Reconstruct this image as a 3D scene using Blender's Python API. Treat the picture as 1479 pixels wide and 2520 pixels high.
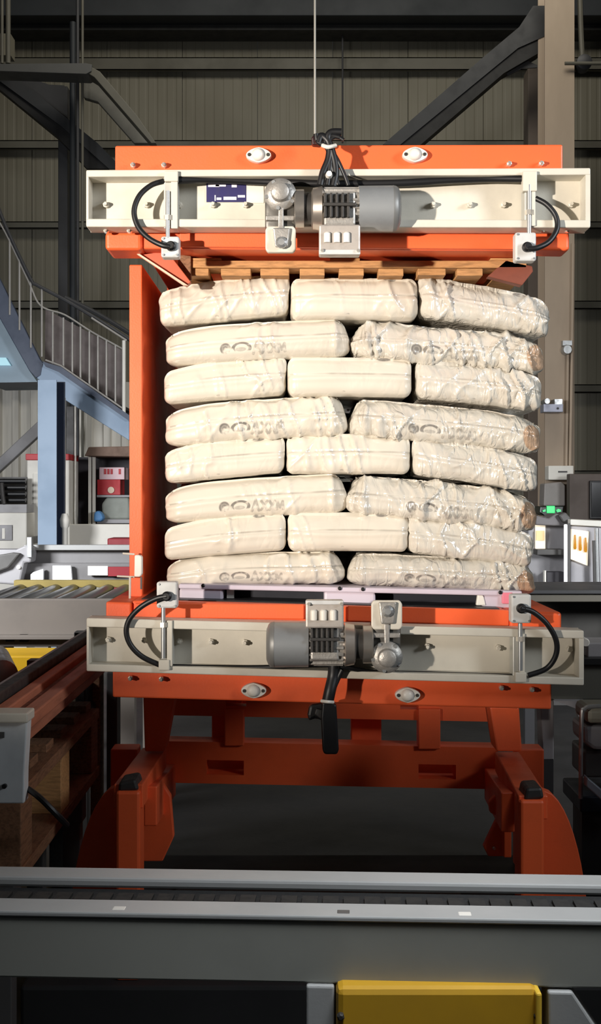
import bpy, bmesh, math, random
import numpy as np
from mathutils import Vector, Matrix

for o in list(bpy.data.objects):
    bpy.data.objects.remove(o)
S = bpy.context.scene
C = S.collection
random.seed(7)
F = 2900.0; CX = 739.5; CY = 1220.0; EYE = 1.6


def lin(c):
    out = []
    for v in c:
        v = v / 255.0
        out.append(v / 12.92 if v <= 0.04045 else ((v + 0.055) / 1.055) ** 2.4)
    return tuple(out)


# ------------------------------------------------------------------ camera
cam = bpy.data.cameras.new('camera')
cam.sensor_fit = 'HORIZONTAL'; cam.sensor_width = 36.0
cam.lens = F / 1479 * 36.0
cam.shift_y = -(1260 - CY) / 1479
cam.clip_end = 200
co = bpy.data.objects.new('camera', cam); C.objects.link(co)
co.location = (0, 0, EYE); co.rotation_euler = (math.pi / 2, 0, 0)
S.camera = co

# ------------------------------------------------------------------ world, lights, exposure
w = bpy.data.worlds.new('hall_ambient'); S.world = w; w.use_nodes = True
bg = w.node_tree.nodes['Background']
bg.inputs[0].default_value = (0.86, 0.93, 1.0, 1); bg.inputs[1].default_value = 0.026


def aim(o, target):
    d = Vector(target) - o.location
    o.rotation_euler = d.to_track_quat('-Z', 'Y').to_euler()


def lamp(name, kind, loc, target, energy, color, **kw):
    l = bpy.data.lights.new(name, kind); l.energy = energy; l.color = color
    for k, v in kw.items(): setattr(l, k, v)
    o = bpy.data.objects.new(name, l); C.objects.link(o); o.location = loc; aim(o, target)
    return o


lamp('flood_lamp', 'SPOT', (-3.6, -1.6, 1.85), (0.0, 3.5, 2.17), 3000, (1.0, 0.90, 0.79),
     spot_size=math.radians(25), spot_blend=0.9, shadow_soft_size=0.08)
lamp('door_daylight', 'AREA', (3.8, 1.0, 3.3), (0.2, 3.6, 2.3), 12, (0.88, 0.94, 1.0), shape='RECTANGLE', size=0.8, size_y=1.6, spread=math.radians(45))
lamp('rail_fill', 'AREA', (0.7, 1.72, 2.7), (0.35, 2.15, 0.8), 7.5, (0.9, 0.95, 1.0), shape='RECTANGLE', size=1.6, size_y=0.3, spread=math.radians(58))  # added fill just above the frame, brightens the foreground rails
lamp('left_fill', 'AREA', (-4.0, 3.8, 2.7), (-2.1, 7.8, 1.4), 130, (0.95, 0.97, 1.0), shape='RECTANGLE', size=1.2, size_y=1.0, spread=math.radians(88))  # added unseen fill for the left background and roller conveyor
lamp('right_fill', 'AREA', (4.4, 3.8, 2.6), (2.2, 7.6, 1.3), 75, (0.95, 0.97, 1.0), shape='RECTANGLE', size=1.2, size_y=1.0, spread=math.radians(88))  # added unseen fill for the dark machines on the right
lamp('hall_lamp', 'AREA', (0.5, 10.0, 9.0), (0, 15.5, 3.5), 195, (1.0, 0.95, 0.84), shape='RECTANGLE', size=6.0, size_y=1.5)

S.view_settings.view_transform = 'Standard'; S.view_settings.look = 'None'
S.view_settings.exposure = 0.0; S.view_settings.gamma = 1.0; S.view_settings.use_curve_mapping = False


# ------------------------------------------------------------------ helpers
def P(px, py, Y):
    return Vector(((px - CX) * Y / F, Y, EYE - (py - CY) * Y / F))


def mm(px, Y):
    return px * Y / F


class NT:
    """small node-expression helper"""
    def __init__(s, mat):
        s.t = mat.node_tree; s.n = s.t.nodes; s.l = s.t.links

    def new(s, typ, **kw):
        n = s.n.new(typ)
        for k, v in kw.items(): setattr(n, k, v)
        return n

    def put(s, sock, v):
        if hasattr(v, 'is_output'): s.l.new(v, sock)
        else: sock.default_value = v

    def m(s, op, a, b=None, c=None, clamp=False):
        n = s.new('ShaderNodeMath', operation=op); n.use_clamp = clamp
        s.put(n.inputs[0], a)
        if b is not None: s.put(n.inputs[1], b)
        if c is not None: s.put(n.inputs[2], c)
        return n.outputs[0]

    def mix(s, f, a, b):
        n = s.new('ShaderNodeMix', data_type='RGBA')
        s.put(n.inputs[0], f)
        for i, v in ((6, a), (7, b)):
            if hasattr(v, 'is_output'): s.l.new(v, n.inputs[i])
            else: n.inputs[i].default_value = (*v, 1)
        return n.outputs[2]

    def noise(s, vec, scale, detail=3, rough=0.55, dist=0.0):
        n = s.new('ShaderNodeTexNoise'); n.inputs['Scale'].default_value = scale
        n.inputs['Detail'].default_value = detail; n.inputs['Roughness'].default_value = rough
        n.inputs['Distortion'].default_value = dist
        s.l.new(vec, n.inputs['Vector'])
        return n.outputs[0]

    def step(s, v, a, b):
        n = s.new('ShaderNodeMapRange', interpolation_type='SMOOTHSTEP')
        s.put(n.inputs[0], v); n.inputs[1].default_value = a; n.inputs[2].default_value = b
        return n.outputs[0]


MATS = {}


def mat(name, rgb, rough=0.5, metal=0.0, var=0.12, scale=6.0, bump=0.0, bscale=60.0, emit=0.0, coat=0.0, stretch=(1, 1, 1), dark=None):
    """rgb is sRGB 0-255; var mixes in a darker, slightly dirty tone through noise"""
    if name in MATS: return MATS[name]
    m = bpy.data.materials.new(name); m.use_nodes = True
    t = NT(m); b = t.n['Principled BSDF']
    c = lin(rgb)
    geo = t.new('ShaderNodeNewGeometry')
    mp = t.new('ShaderNodeMapping'); t.l.new(geo.outputs['Position'], mp.inputs[0]); mp.inputs['Scale'].default_value = stretch
    vec = mp.outputs[0]
    if var > 0:
        f = t.step(t.noise(vec, scale, 5, 0.6), 0.38, 0.72)
        d = lin(dark) if dark else tuple(v * (1 - var * 2.2) for v in c)
        col = t.mix(t.m('MULTIPLY', f, min(1, var * 3) if dark else 1.0), c, d)
        t.l.new(col, b.inputs['Base Color'])
        t.l.new(t.m('ADD', t.m('MULTIPLY', f, 0.12), rough), b.inputs['Roughness'])
    else:
        b.inputs['Base Color'].default_value = (*c, 1); b.inputs['Roughness'].default_value = rough
    b.inputs['Metallic'].default_value = metal
    if coat: b.inputs['Coat Weight'].default_value = coat; b.inputs['Coat Roughness'].default_value = 0.2
    if bump:
        bp = t.new('ShaderNodeBump'); bp.inputs['Strength'].default_value = bump; bp.inputs['Distance'].default_value = 0.004
        t.l.new(t.noise(vec, bscale, 3), bp.inputs['Height']); t.l.new(bp.outputs[0], b.inputs['Normal'])
    if emit:
        b.inputs['Emission Color'].default_value = (*c, 1); b.inputs['Emission Strength'].default_value = emit
    MATS[name] = m
    return m


ORANGE = mat('orange_paint', (246, 102, 54), 0.42, var=0.05, scale=5, bump=0.08, bscale=180)
CREAM = mat('cream_grey_paint', (208, 202, 188), 0.45, var=0.06, scale=7, bump=0.06, bscale=200)
BLACK = mat('black_rubber', (20, 20, 22), 0.45, var=0.0)
STEEL = mat('zinc_steel', (190, 192, 192), 0.34, metal=0.75, var=0.1, scale=30)
BOLT = mat('bright_bolt', (235, 230, 220), 0.22, metal=0.7, var=0.0)
ALU = mat('cast_aluminium', (178, 174, 168), 0.42, metal=0.55, var=0.16, scale=35, bump=0.25, bscale=120)
MOTOR = mat('motor_grey', (150, 153, 155), 0.38, metal=0.35, var=0.06, scale=20)
DARKMETAL = mat('dark_metal', (66, 64, 62), 0.5, metal=0.4, var=0.1, scale=40)
WHITEPL = mat('white_plastic', (225, 220, 210), 0.4, var=0.04)
BOXGREY = mat('sensor_box_grey', (200, 200, 198), 0.45, var=0.06, scale=25)
WOOD = mat('pallet_pine', (190, 140, 88), 0.65, var=0.18, scale=9, bump=0.3, bscale=50, stretch=(2, 14, 14))
WOODX = mat('old_pallet_wood', (140, 98, 68), 0.7, var=0.2, scale=9, bump=0.3, bscale=50, stretch=(10, 2, 14))
WALLM = mat('wall_sheet_paint', (124, 119, 103), 0.55, var=0.06, scale=0.7, stretch=(1, 1, 0.35))
PURLIN = mat('purlin_steel', (100, 97, 86), 0.6, var=0.08, scale=2)
DARKSTEEL = mat('dark_structural_paint', (56, 56, 58), 0.55, var=0.08, scale=3)
EAVEM = mat('eave_beam_paint', (44, 48, 52), 0.6, var=0.1, scale=1)
COLM = mat('column_beige', (184, 165, 144), 0.55, var=0.08, scale=1.5, stretch=(1, 1, 0.3))
BLUE = mat('blue_steel_paint', (150, 172, 196), 0.5, var=0.05, scale=2)
BLUEDARK = mat('dark_blue_steel_paint', (70, 80, 100), 0.5, var=0.08, scale=3)
RAILGREY = mat('conveyor_grey', (168, 168, 166), 0.42, metal=0.1, var=0.06, scale=3, bump=0.05, bscale=120)
CONV = mat('side_conveyor_grey', (122, 114, 106), 0.5, var=0.1, scale=3)
RUBBER = mat('chain_dark', (26, 26, 26), 0.8, metal=0.0, var=0.15, scale=60, bump=0.4, bscale=150)
YELLOW = mat('yellow_guard_paint', (232, 182, 24), 0.5, var=0.06, scale=4)
FLOORM = mat('sealed_dark_concrete', (27, 26, 26), 0.6, var=0.15, scale=2.0, bump=0.1, bscale=40)
WHITEBR = mat('white_enamel', (232, 228, 218), 0.5, var=0.04, scale=3)
GREYEN = mat('grey_enamel', (150, 148, 150), 0.45, var=0.05, scale=4)
DGREY = mat('dark_grey_enamel', (84, 82, 80), 0.5, var=0.08, scale=4)
RED = mat('red_paint', (190, 40, 48), 0.5, var=0.05)
PINK = mat('pale_print_card', (236, 205, 210), 0.6, var=0.03)
BROWNRAIL = mat('brown_rail_lit', (186, 116, 88), 0.5, var=0.14, scale=4, stretch=(8, 1, 8))  # rail brown lightened to stand in for warm light on the rails


class M:
    def __init__(s): s.b = bmesh.new()

    def poly(s, front, back):
        n = len(front)
        f = [s.b.verts.new(v) for v in front]; k = [s.b.verts.new(v) for v in back]
        s.b.faces.new(f); s.b.faces.new(k[::-1])
        for i in range(n):
            j = (i + 1) % n
            s.b.faces.new((f[j], f[i], k[i], k[j]))
        return s

    def slab(s, pts, Y, d, ref=None):
        r = ref or Y
        fr = []
        for p in pts:
            v = P(p[0], p[1], r); fr.append(Vector((v.x, Y, v.z)))
        return s.poly(fr, [v + Vector((0, d, 0)) for v in fr])

    def rect(s, x0, y0, x1, y1, Y, d, ref=None):
        return s.slab([(x0, y0), (x0, y1), (x1, y1), (x1, y0)], Y, d, ref)

    def quad(s, x0, x1, a, b, c, e, Y, d, ref=None):
        """left top a / bottom b, right top c / bottom e"""
        return s.slab([(x0, a), (x0, b), (x1, e), (x1, c)], Y, d, ref)

    def box(s, x0, x1, y0, y1, z0, z1):
        return s.poly([Vector(v) for v in ((x0, y0, z1), (x0, y0, z0), (x1, y0, z0), (x1, y0, z1))],
                      [Vector(v) for v in ((x0, y1, z1), (x0, y1, z0), (x1, y1, z0), (x1, y1, z1))])

    def lathe(s, p0, axis, prof, n=24, gear=None):
        """prof: list of (t along axis, radius)"""
        p0 = Vector(p0); ax = Vector(axis).normalized()
        u = ax.orthogonal().normalized(); v = ax.cross(u)
        rings = []
        for t, r in prof:
            ring = []
            for i in range(n):
                a = 2 * math.pi * i / n
                rr = r if gear is None else r * (gear if (i // 2) % 2 else 1.0)
                ring.append(s.b.verts.new(p0 + ax * t + (u * math.cos(a) + v * math.sin(a)) * rr))
            rings.append(ring)
        for a, b in zip(rings, rings[1:]):
            for i in range(n):
                j = (i + 1) % n
                s.b.faces.new((a[i], a[j], b[j], b[i]))
        s.b.faces.new(rings[0][::-1]); s.b.faces.new(rings[-1])
        return s

    def cyl(s, p0, p1, r, n=20):
        p0 = Vector(p0); p1 = Vector(p1)
        return s.lathe(p0, p1 - p0, [(0, r), ((p1 - p0).length, r)], n)

    def tube(s, pts, r, n=8, smooth=True):
        pts = [Vector(p) for p in pts]
        if smooth and len(pts) > 2:
            q = []
            for i in range(len(pts) - 1):
                p0 = pts[max(i - 1, 0)]; p1 = pts[i]; p2 = pts[i + 1]; p3 = pts[min(i + 2, len(pts) - 1)]
                for k in range(6):
                    t = k / 6
                    q.append(0.5 * ((2 * p1) + (p2 - p0) * t + (2 * p0 - 5 * p1 + 4 * p2 - p3) * t * t + (3 * p1 - p0 - 3 * p2 + p3) * t ** 3))
            q.append(pts[-1]); pts = q
        rings = []; up = None
        for i, p in enumerate(pts):
            d = (pts[min(i + 1, len(pts) - 1)] - pts[max(i - 1, 0)]).normalized()
            if up is None: up = d.orthogonal().normalized()
            up = (up - d * up.dot(d)).normalized(); v = d.cross(up)
            rr = r[min(i * len(r) // len(pts), len(r) - 1)] if isinstance(r, list) else r
            rings.append([s.b.verts.new(p + (up * math.cos(2 * math.pi * k / n) + v * math.sin(2 * math.pi * k / n)) * rr) for k in range(n)])
        for a, b in zip(rings, rings[1:]):
            for i in range(n):
                j = (i + 1) % n
                s.b.faces.new((a[i], a[j], b[j], b[i]))
        s.b.faces.new(rings[0][::-1]); s.b.faces.new(rings[-1])
        return s

    def build(s, name, m, parent=None, bev=0.0, smooth=False, seg=2):
        bm = s.b
        bmesh.ops.recalc_face_normals(bm, faces=bm.faces)
        if bev:
            bmesh.ops.bevel(bm, geom=[e for e in bm.edges if e.calc_face_angle(0) > 0.5], offset=bev, segments=seg, profile=0.5, affect='EDGES', clamp_overlap=True)
        me = bpy.data.meshes.new(name)
        cs = [v.co for v in bm.verts]
        lo = Vector((min(c.x for c in cs), min(c.y for c in cs), min(c.z for c in cs)))
        hi = Vector((max(c.x for c in cs), max(c.y for c in cs), max(c.z for c in cs)))
        org = Vector(((lo.x + hi.x) / 2, (lo.y + hi.y) / 2, lo.z))
        for v in bm.verts: v.co -= org
        if smooth:
            for f in bm.faces: f.smooth = True
        bm.to_mesh(me); bm.free()
        if smooth:
            me.set_sharp_from_angle(angle=0.7)
        me.materials.append(m)
        o = bpy.data.objects.new(name, me); C.objects.link(o)
        o.location = org
        if parent:
            o.parent = parent
            # parents carry no rotation: subtract their world location
            wl = Vector((0, 0, 0)); p = parent
            while p: wl += p.location; p = p.parent
            o.location = org - wl
        return o


def root(name, label, cat, loc, group=None):
    o = bpy.data.objects.new(name, None); C.objects.link(o); o.location = loc
    o.empty_display_size = 0.1
    return tag(o, label, cat, group)


def tag(o, label, cat, group=None):
    o['label'] = label; o['category'] = cat
    if group: o['group'] = group
    return o


def struct(o):
    o['kind'] = 'structure'; return o


# ------------------------------------------------------------------ setting: floor, wall, eave
struct(M().box(-12, 12, -4, 16.3, -0.1, 0).build('floor', FLOORM))
wb = bpy.data.objects.new('wall_back', None); C.objects.link(wb); wb.location = (0, 16, 0); struct(wb)
pitch = 1.02
for i in range(23):
    x0 = -11.8 + i * pitch
    b = M(); dy = 0.012 if i % 2 else 0.0
    prof = []
    for k in range(8):
        xa = x0 + k * pitch / 8
        prof += [(xa, 0), (xa + 0.012, 0.004), (xa + 0.040, 0.004), (xa + 0.052, 0)]
    prof.append((x0 + pitch - 0.006, 0))
    for (xa, ya), (xb, yb) in zip(prof, prof[1:]):
        vs = [b.b.verts.new((xa, 16 - dy + ya, 0)), b.b.verts.new((xb, 16 - dy + yb, 0)), b.b.verts.new((xb, 16 - dy + yb, 10)), b.b.verts.new((xa, 16 - dy + ya, 10))]
        b.b.faces.new(vs)
    b.box(x0, x0 + pitch - 0.006, 16.03, 16.06, 0, 10)
    b.build('sheet', WALLM, wb)
for y0, y1 in ((141, 172), (345, 366), (545, 562), (740, 760), (946, 966), (1158, 1176)):
    Y = 15.82
    z1 = P(0, y0, Y).z; z0 = P(0, y1, Y).z
    b = M(); b.box(-11.8, 11.6, Y, Y + 0.008, z0, z1)
    b.box(-11.8, 11.6, Y, 15.985, z1 - 0.012, z1); b.box(-11.8, 11.6, Y, Y + 0.06, z0, z0 + 0.012)
    b.build('purlin', PURLIN, wb)
b = M(); b.box(-11.8, 11.6, 15.2, 15.75, P(0, 38, 15.2).z, P(0, -60, 15.2).z)
struct(b.build('trim_1', EAVEM, None, 0.01))
b = M(); b.box(-11.8, 11.6, 15.5, 15.9, P(0, 74, 15.5).z, P(0, 34, 15.5).z)
struct(b.build('trim_2', mat('gutter_dark', (48, 48, 46), 0.6, var=0.1), None, 0.01))

# ------------------------------------------------------------------ steel columns and braces
t = root('steel_column', 'tall beige steel column rising behind the right side of the sack stack', 'column', (P(1378, 0, 13).x, 13.2, 0))
zt = P(0, -60, 13).z
xl = P(1341, 0, 13).x; xr = P(1414, 0, 13).x
M().box(xl, xr, 13.0, 13.03, 0, zt).build('front_flange', COLM, t, 0.004)
M().box((xl + xr) / 2 - 0.015, (xl + xr) / 2 + 0.015, 13.03, 13.37, 0, zt).build('web', COLM, t)
M().box(xl, xr, 13.37, 13.4, 0, zt).build('back_flange', COLM, t, 0.004)
b = M(); b.box(P(1300, 0, 14).x, P(1338, 0, 14).x, 14.0, 14.3, 0, P(0, 165, 14).z)
tag(b.build('door_jamb', mat('brown_jamb', (110, 98, 88), 0.6, var=0.08, scale=2), None, 0.006), 'narrow brown steel jamb just left of the tall beige column', 'jamb')
t = root('conduit', 'pair of thin upright conduits along the right edge of the beige column', 'pipe', (P(1405, 0, 12.9).x, 12.95, P(0, 1145, 12.95).z))
M().tube([P(1411, 600, 12.95), P(1408, 850, 12.95), P(1403, 1146, 12.95)], 0.018).build('pipe', COLM, t, smooth=True)
M().tube([P(1398, 860, 12.95), P(1394, 1146, 12.95)], 0.016).build('pipe', COLM, t, smooth=True)
b = M(); b.rect(1385, 838, 1408, 850, 12.92, 0.1); b.lathe(P(1397, 860, 12.9), (0, 1, 0), [(0, 0.045), (0.02, 0.055), (0.1, 0.055)], 16)
b.build('conduit_clamp', STEEL, t, smooth=True)
t = root('bracket', 'small bluish grey bracket bolted on the beige column at mid height', 'bracket', P(1360, 1020, 12.8))
M().rect(1338, 994, 1386, 1014, 12.8, 0.19).build('plate', mat('bluish_zinc', (170, 172, 186), 0.4, metal=0.3, var=0.05), t, 0.005)
b = M(); b.lathe(P(1347, 987, 12.78), (0, 1, 0), [(0, 0.03), (0.21, 0.03)], 12); b.rect(1365, 982, 1384, 995, 12.79, 0.2)
b.build('bolt_head', STEEL, t)
M().lathe(P(1373, 1005, 12.79), (0, 1, 0), [(0, 0.012), (0.02, 0.012)], 10).build('hole_plug', BLACK, t)
t = root('pipe_fitting', 'dark round pipe fitting on the right of the column near the top right corner', 'fitting', P(1435, 170, 13.1))
M().lathe(P(1440, 150, 12.95), (0, 1, 0), [(0, 0.05), (0.02, 0.085), (0.16, 0.085), (0.2, 0.05)], 18).build('valve_body', DARKSTEEL, t, smooth=True)
M().tube([P(1390, 156, 12.93), P(1500, 156, 12.93)], 0.02).build('pipe', PURLIN, t)
M().tube([P(1426, -60, 13.1), P(1429, 60, 13.1), P(1433, 145, 13.1)], 0.03).build('down_pipe', PURLIN, t)

# right diagonal brace: rolled section with a visible dark lower flange
t = root('diagonal_brace', 'dark diagonal steel brace climbing to the beige column at top right', 'brace', P(1140, 360, 13.36))
M().slab([(942, 356), (985, 356), (1275, 118), (1342, 88), (1342, 14), (1312, 14), (1278, 66), (1190, 140)], 13.36, 0.03).build('upper_flange', mat('brace_top', (48, 49, 51), 0.5, var=0.08), t)
M().slab([(985, 357), (1034, 357), (1240, 180), (1330, 128), (1342, 88), (1275, 118)], 13.38, 0.22).build('web', mat('brace_web', (24, 23, 23), 0.6, var=0.05), t)
M().slab([(1245, 176), (1300, 150), (1322, 160), (1322, 166), (1286, 168), (1250, 186)], 13.45, 0.02).build('gusset', DARKSTEEL, t)
# left brace
t = root('diagonal_brace', 'dark diagonal brace sloping down from upper left behind the dark post', 'brace', P(140, 415, 13.6))
M().slab([(-30, 165), (-30, 178), (150, 310), (268, 415), (285, 415), (285, 398), (240, 352), (100, 238), (20, 180)], 13.6, 0.03).build('upper_flange', mat('brace_top', (48, 49, 51)), t)
M().slab([(-30, 178), (-30, 196), (140, 335), (215, 415), (268, 415), (150, 310)], 13.63, 0.22).build('web', MATS['brace_web'], t)
M().slab([(20, 180), (100, 238), (166, 290), (166, 225), (158, 210), (120, 208), (98, 200), (82, 178)], 13.7, 0.2).build('gusset', DARKSTEEL, t)
b = M(); b.box(P(143, 0, 13.9).x, P(166, 0, 13.9).x, 13.9, 14.1, 0, P(0, 212, 13.9).z)
tag(b.build('steel_post', DARKSTEEL, None, 0.006), 'dark square steel post left of the orange machine running down behind the stairs', 'post')
b = M(); b.cyl(P(179, 55, 13.5), (P(179, 0, 13.5).x, 13.5, 0), mm(7.5, 13.5)); tag(b.build('drain_pipe', EAVEM, None, smooth=True), 'thick dark upright drain pipe beside the square steel post', 'pipe')
b = M(); b.cyl(P(191, -60, 13.2), (P(191, 0, 13.2).x, 13.2, 0), mm(4.0, 13.2)); tag(b.build('conduit', DARKSTEEL, None, smooth=True), 'slim dark grey conduit, left one of two beside the drain pipe', 'pipe')
b = M(); b.cyl(P(203, -60, 13.2), (P(203, 0, 13.2).x, 13.2, 0), mm(3.2, 13.2)); tag(b.build('conduit', PURLIN, None, smooth=True), 'thin grey conduit, right one of two beside the drain pipe', 'pipe')
# cable tray with sloping end, top left
t = root('cable_tray', 'grey cable tray crossing top left and sloping down to the orange beam', 'tray', P(150, 182, 13.0))
M().slab([(-30, 157), (-30, 174), (212, 182), (225, 175), (226, 158), (210, 155)], 12.9, 0.3).build('tray', mat('tray_grey', (84, 84, 82), 0.5, var=0.06), t, 0.006)
M().slab([(214, 158), (216, 180), (232, 190), (372, 352), (384, 352), (338, 285), (246, 176)], 12.92, 0.28).build('sloping_tray', PURLIN, t, 0.006)
M().slab([(196, 190), (206, 240), (240, 250), (330, 352), (368, 352), (230, 195)], 13.4, 0.1).build('rear_duct', mat('rear_duct_grey', (106, 104, 96), 0.6, var=0.06), t, 0.006)
for x, r in ((5, 4), (20, 6)):
    M().cyl(P(x, 156, 13.0), P(x, -60, 13.0), mm(r, 13.0)).build('hanger_rod', PURLIN, t, smooth=True)
M().rect(-30, 82, 26, 136, 13.3, 0.2).build('hanger_plate', WALLM, t, 0.004)
# hanging wires
b = M(); b.cyl(P(775, -2600, 3.42), P(775, 330, 3.42), 0.0032, 8)
tag(b.build('hanging_wire', mat('wire_grey', (150, 148, 140), 0.5, var=0), None, smooth=True), 'pale grey wire hanging from above down to the black cable bundle', 'wire')
b = M(); b.cyl(P(843, 60, 15.7), P(843, 352, 15.7), 0.012, 8)
tag(b.build('hanging_wire', DARKSTEEL, None, smooth=True), 'dark thin wire against the wall right of the pale hanging wire', 'wire')

# ------------------------------------------------------------------ staircase on the left
t = root('staircase', 'dark blue steel staircase with railing descending behind the left of the machine', 'staircase', (P(150, 0, 12).x, 12.3, P(0, 1085, 12).z))
M().slab([(-40, 610), (0, 688), (60, 808), (98, 884), (108, 896), (100, 925), (88, 930), (72, 912), (0, 784), (-40, 712)], 12, 0.07).build('stringer', BLUEDARK, t, 0.006)
M().slab([(104, 893), (140, 906), (318, 1030), (318, 1084), (150, 978), (90, 930), (100, 922)], 12.0, 0.07).build('stringer', BLUE, t, 0.006)
M().slab([(104, 889), (150, 903), (318, 1022), (318, 1036), (142, 914), (112, 902)], 11.93, 0.16).build('stringer_cap', BLUEDARK, t)
M().slab([(-40, 712), (0, 784), (72, 912), (92, 940), (-40, 942)], 12.15, 0.9).build('landing_panel', mat('landing_blue', (158, 178, 192), 0.55, var=0.05, scale=2), t)
M().slab([(-40, 880), (-40, 899), (26, 899), (14, 880)], 12.1, 0.04).build('soffit_light', mat('soffit_window', (170, 222, 235), 0.3, var=0, emit=0.35), t)
M().tube([P(-20, 470, 12), P(18, 566, 12), P(74, 684, 12), P(92, 702, 12), P(160, 738, 12), P(240, 786, 12), P(322, 838, 12)], mm(4.5, 12)).build('handrail', DARKSTEEL, t, smooth=True)
M().tube([P(160, 732, 12.5), P(240, 772, 12.5), P(322, 822, 12.5)], mm(6, 12)).build('handrail', DARKSTEEL, t, smooth=True)
M().tube([P(-20, 520, 12), P(14, 574, 12), P(70, 692, 12), P(100, 752, 12), P(160, 775, 12), P(225, 816, 12), P(308, 862, 12)], mm(2.2, 12)).build('middle_rail', mat('rail_pale', (170, 166, 160), 0.45, metal=0.2, var=0.05), t, smooth=True)
PALE = mat('rail_pale', (1, 1, 1))
M().tube([P(225, 782, 11.95), P(312, 838, 11.95)], mm(2.4, 12)).build('rail_edge', PALE, t, smooth=True)
M().tube([P(112, 886, 11.95), P(150, 900, 11.95), P(306, 1008, 11.95)], mm(2.2, 12), smooth=False).build('bottom_rail', PALE, t, smooth=True)
for x in (24, 48, 76, 103, 130, 156, 178, 198, 220, 241, 262, 284):
    if x < 100: yt = 566 + (x - 18) * 2.15; yb = 738 + x * 1.55
    else: yt = 752 + (x - 100) * 0.53; yb = 884 + (x - 112) * 0.64
    if x == 103: yt = 706
    M().cyl(P(x, yt, 12), P(x, yb, 12), mm(2.6, 12), 10).build('baluster', PALE, t, smooth=True)
M().cyl(P(305, 838, 11.95), P(305, 1022, 11.95), mm(4.5, 12), 12).build('newel_post', WHITEBR, t, smooth=True)
for k in range(6):
    f = k / 6.0
    p = P(120 + 190 * f, 915 + 125 * f, 12.07)
    M().box(p.x, p.x + 0.22, 12.07, 12.95, p.z - 0.02, p.z + 0.01).build('tread', DARKSTEEL, t)
M().slab([(112, 893), (318, 1030), (318, 1084), (150, 978)], 12.95, 0.06).build('stringer', BLUEDARK, t)
M().slab([(110, 890), (112, 760), (300, 862), (300, 1008)], 12.4, 0.01).build('mesh_panel', mat('rail_infill', (108, 98, 96), 0.6, var=0.1), t)
# stair support column
t = root('steel_column', 'light blue steel column standing under the stairs left of the machine', 'column', (P(120, 0, 11).x, 11.15, 0))
za = P(0, 935, 11).z
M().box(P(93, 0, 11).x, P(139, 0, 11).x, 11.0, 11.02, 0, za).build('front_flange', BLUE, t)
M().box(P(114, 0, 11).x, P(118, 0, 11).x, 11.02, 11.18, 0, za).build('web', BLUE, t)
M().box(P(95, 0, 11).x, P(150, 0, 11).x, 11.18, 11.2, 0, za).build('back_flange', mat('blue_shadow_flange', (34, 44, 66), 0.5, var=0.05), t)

# white corrugated partition at far left
wl = bpy.data.objects.new('wall_left', None); C.objects.link(wl); wl.location = (P(130, 0, 15).x, 15, 0); struct(wl)
za = P(0, 940, 15).z
for i in range(9):
    x0 = P(-60 + i * 45, 0, 15).x; ww = mm(45, 15)
    b = M(); prof = [(0, 0), (0.34, 0), (0.42, 0.05), (0.92, 0.05), (1.0, 0)]
    for (a, ya), (c, yc) in zip(prof, prof[1:]):
        b.b.faces.new([b.b.verts.new((x0 + a * ww, 15 + ya, 0)), b.b.verts.new((x0 + c * ww, 15 + yc, 0)), b.b.verts.new((x0 + c * ww, 15 + yc, za)), b.b.verts.new((x0 + a * ww, 15 + ya, za))])
    b.box(x0, x0 + ww, 15.055, 15.07, 0, za)
    b.build('corrugated_sheet', mat('white_sheet', (226, 222, 212), 0.5, var=0.08, scale=3, stretch=(6, 1, 0.3)), wl)
M().box(P(-60, 0, 14.9).x, P(95, 0, 14.9).x, 14.85, 14.98, P(0, 950, 14.9).z, P(0, 940, 14.9).z).build('top_trim', DARKSTEEL, wl)
b = M(); b.slab([(-40, 1162), (-40, 1196), (100, 1068), (150, 1030), (150, 996), (100, 1030)], 13.5, 0.12)
tag(b.build('diagonal_brace', GREYEN, None, 0.008), 'grey diagonal brace in front of the white corrugated sheets at left', 'brace')

t = root('electrical_cabinet', 'tall white cabinet with red top strip behind the light blue column', 'cabinet', (P(115, 0, 12).x, 12.1, 0))
M().box(P(66, 0, 11.8).x, P(170, 0, 11.8).x, 11.8, 12.3, 0, P(0, 1132, 11.8).z).build('body', WHITEBR, t, 0.01)
M().box(P(64, 0, 11.8).x, P(170, 0, 11.8).x, 11.78, 12.32, P(0, 1132, 11.8).z, P(0, 1117, 11.8).z).build('top_strip', RED, t, 0.005)
M().rect(82, 1165, 140, 1320, 11.785, 0.014).build('door', WHITEBR, t, 0.003)
M().rect(73, 1252, 79, 1266, 11.77, 0.03).build('door_handle', BLACK, t)
t = root('control_cabinet', 'low white cabinet with a grey display at the left picture edge', 'cabinet', (P(20, 0, 11.5).x, 11.6, 0))
M().box(P(-60, 0, 11.4).x, P(66, 0, 11.4).x, 11.4, 11.75, 0, P(0, 1262, 11.4).z).build('body', WHITEBR, t, 0.012)
M().rect(-6, 1292, 30, 1330, 11.38, 0.03).build('display_frame', GREYEN, t, 0.004)
M().rect(5, 1300, 12, 1326, 11.37, 0.02).build('display_strip', WHITEBR, t)
M().rect(70, 1322, 82, 1338, 11.37, 0.4).build('foot_bracket', DGREY, t)
t = root('tube_rack', 'rack of black horizontal tubes above the low white cabinet at left', 'rack', P(20, 1262, 11.5))
M().rect(-60, 1241, 66, 1262, 11.42, 0.3).build('shelf', GREYEN, t, 0.004)
M().rect(-60, 1174, 66, 1242, 11.66, 0.03).build('back_plate', DGREY, t)
for y in (1184, 1200, 1216, 1231):
    M().cyl(P(-60, y, 11.5), P(63, y, 11.5), mm(6, 11.5), 14).build('tube', BLACK, t, smooth=True)
b = M(); b.tube([P(4, 1188, 11.4), P(6, 1215, 11.4), P(10, 1240, 11.4)], 0.022); b.build('strap', DARKMETAL, t)

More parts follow.
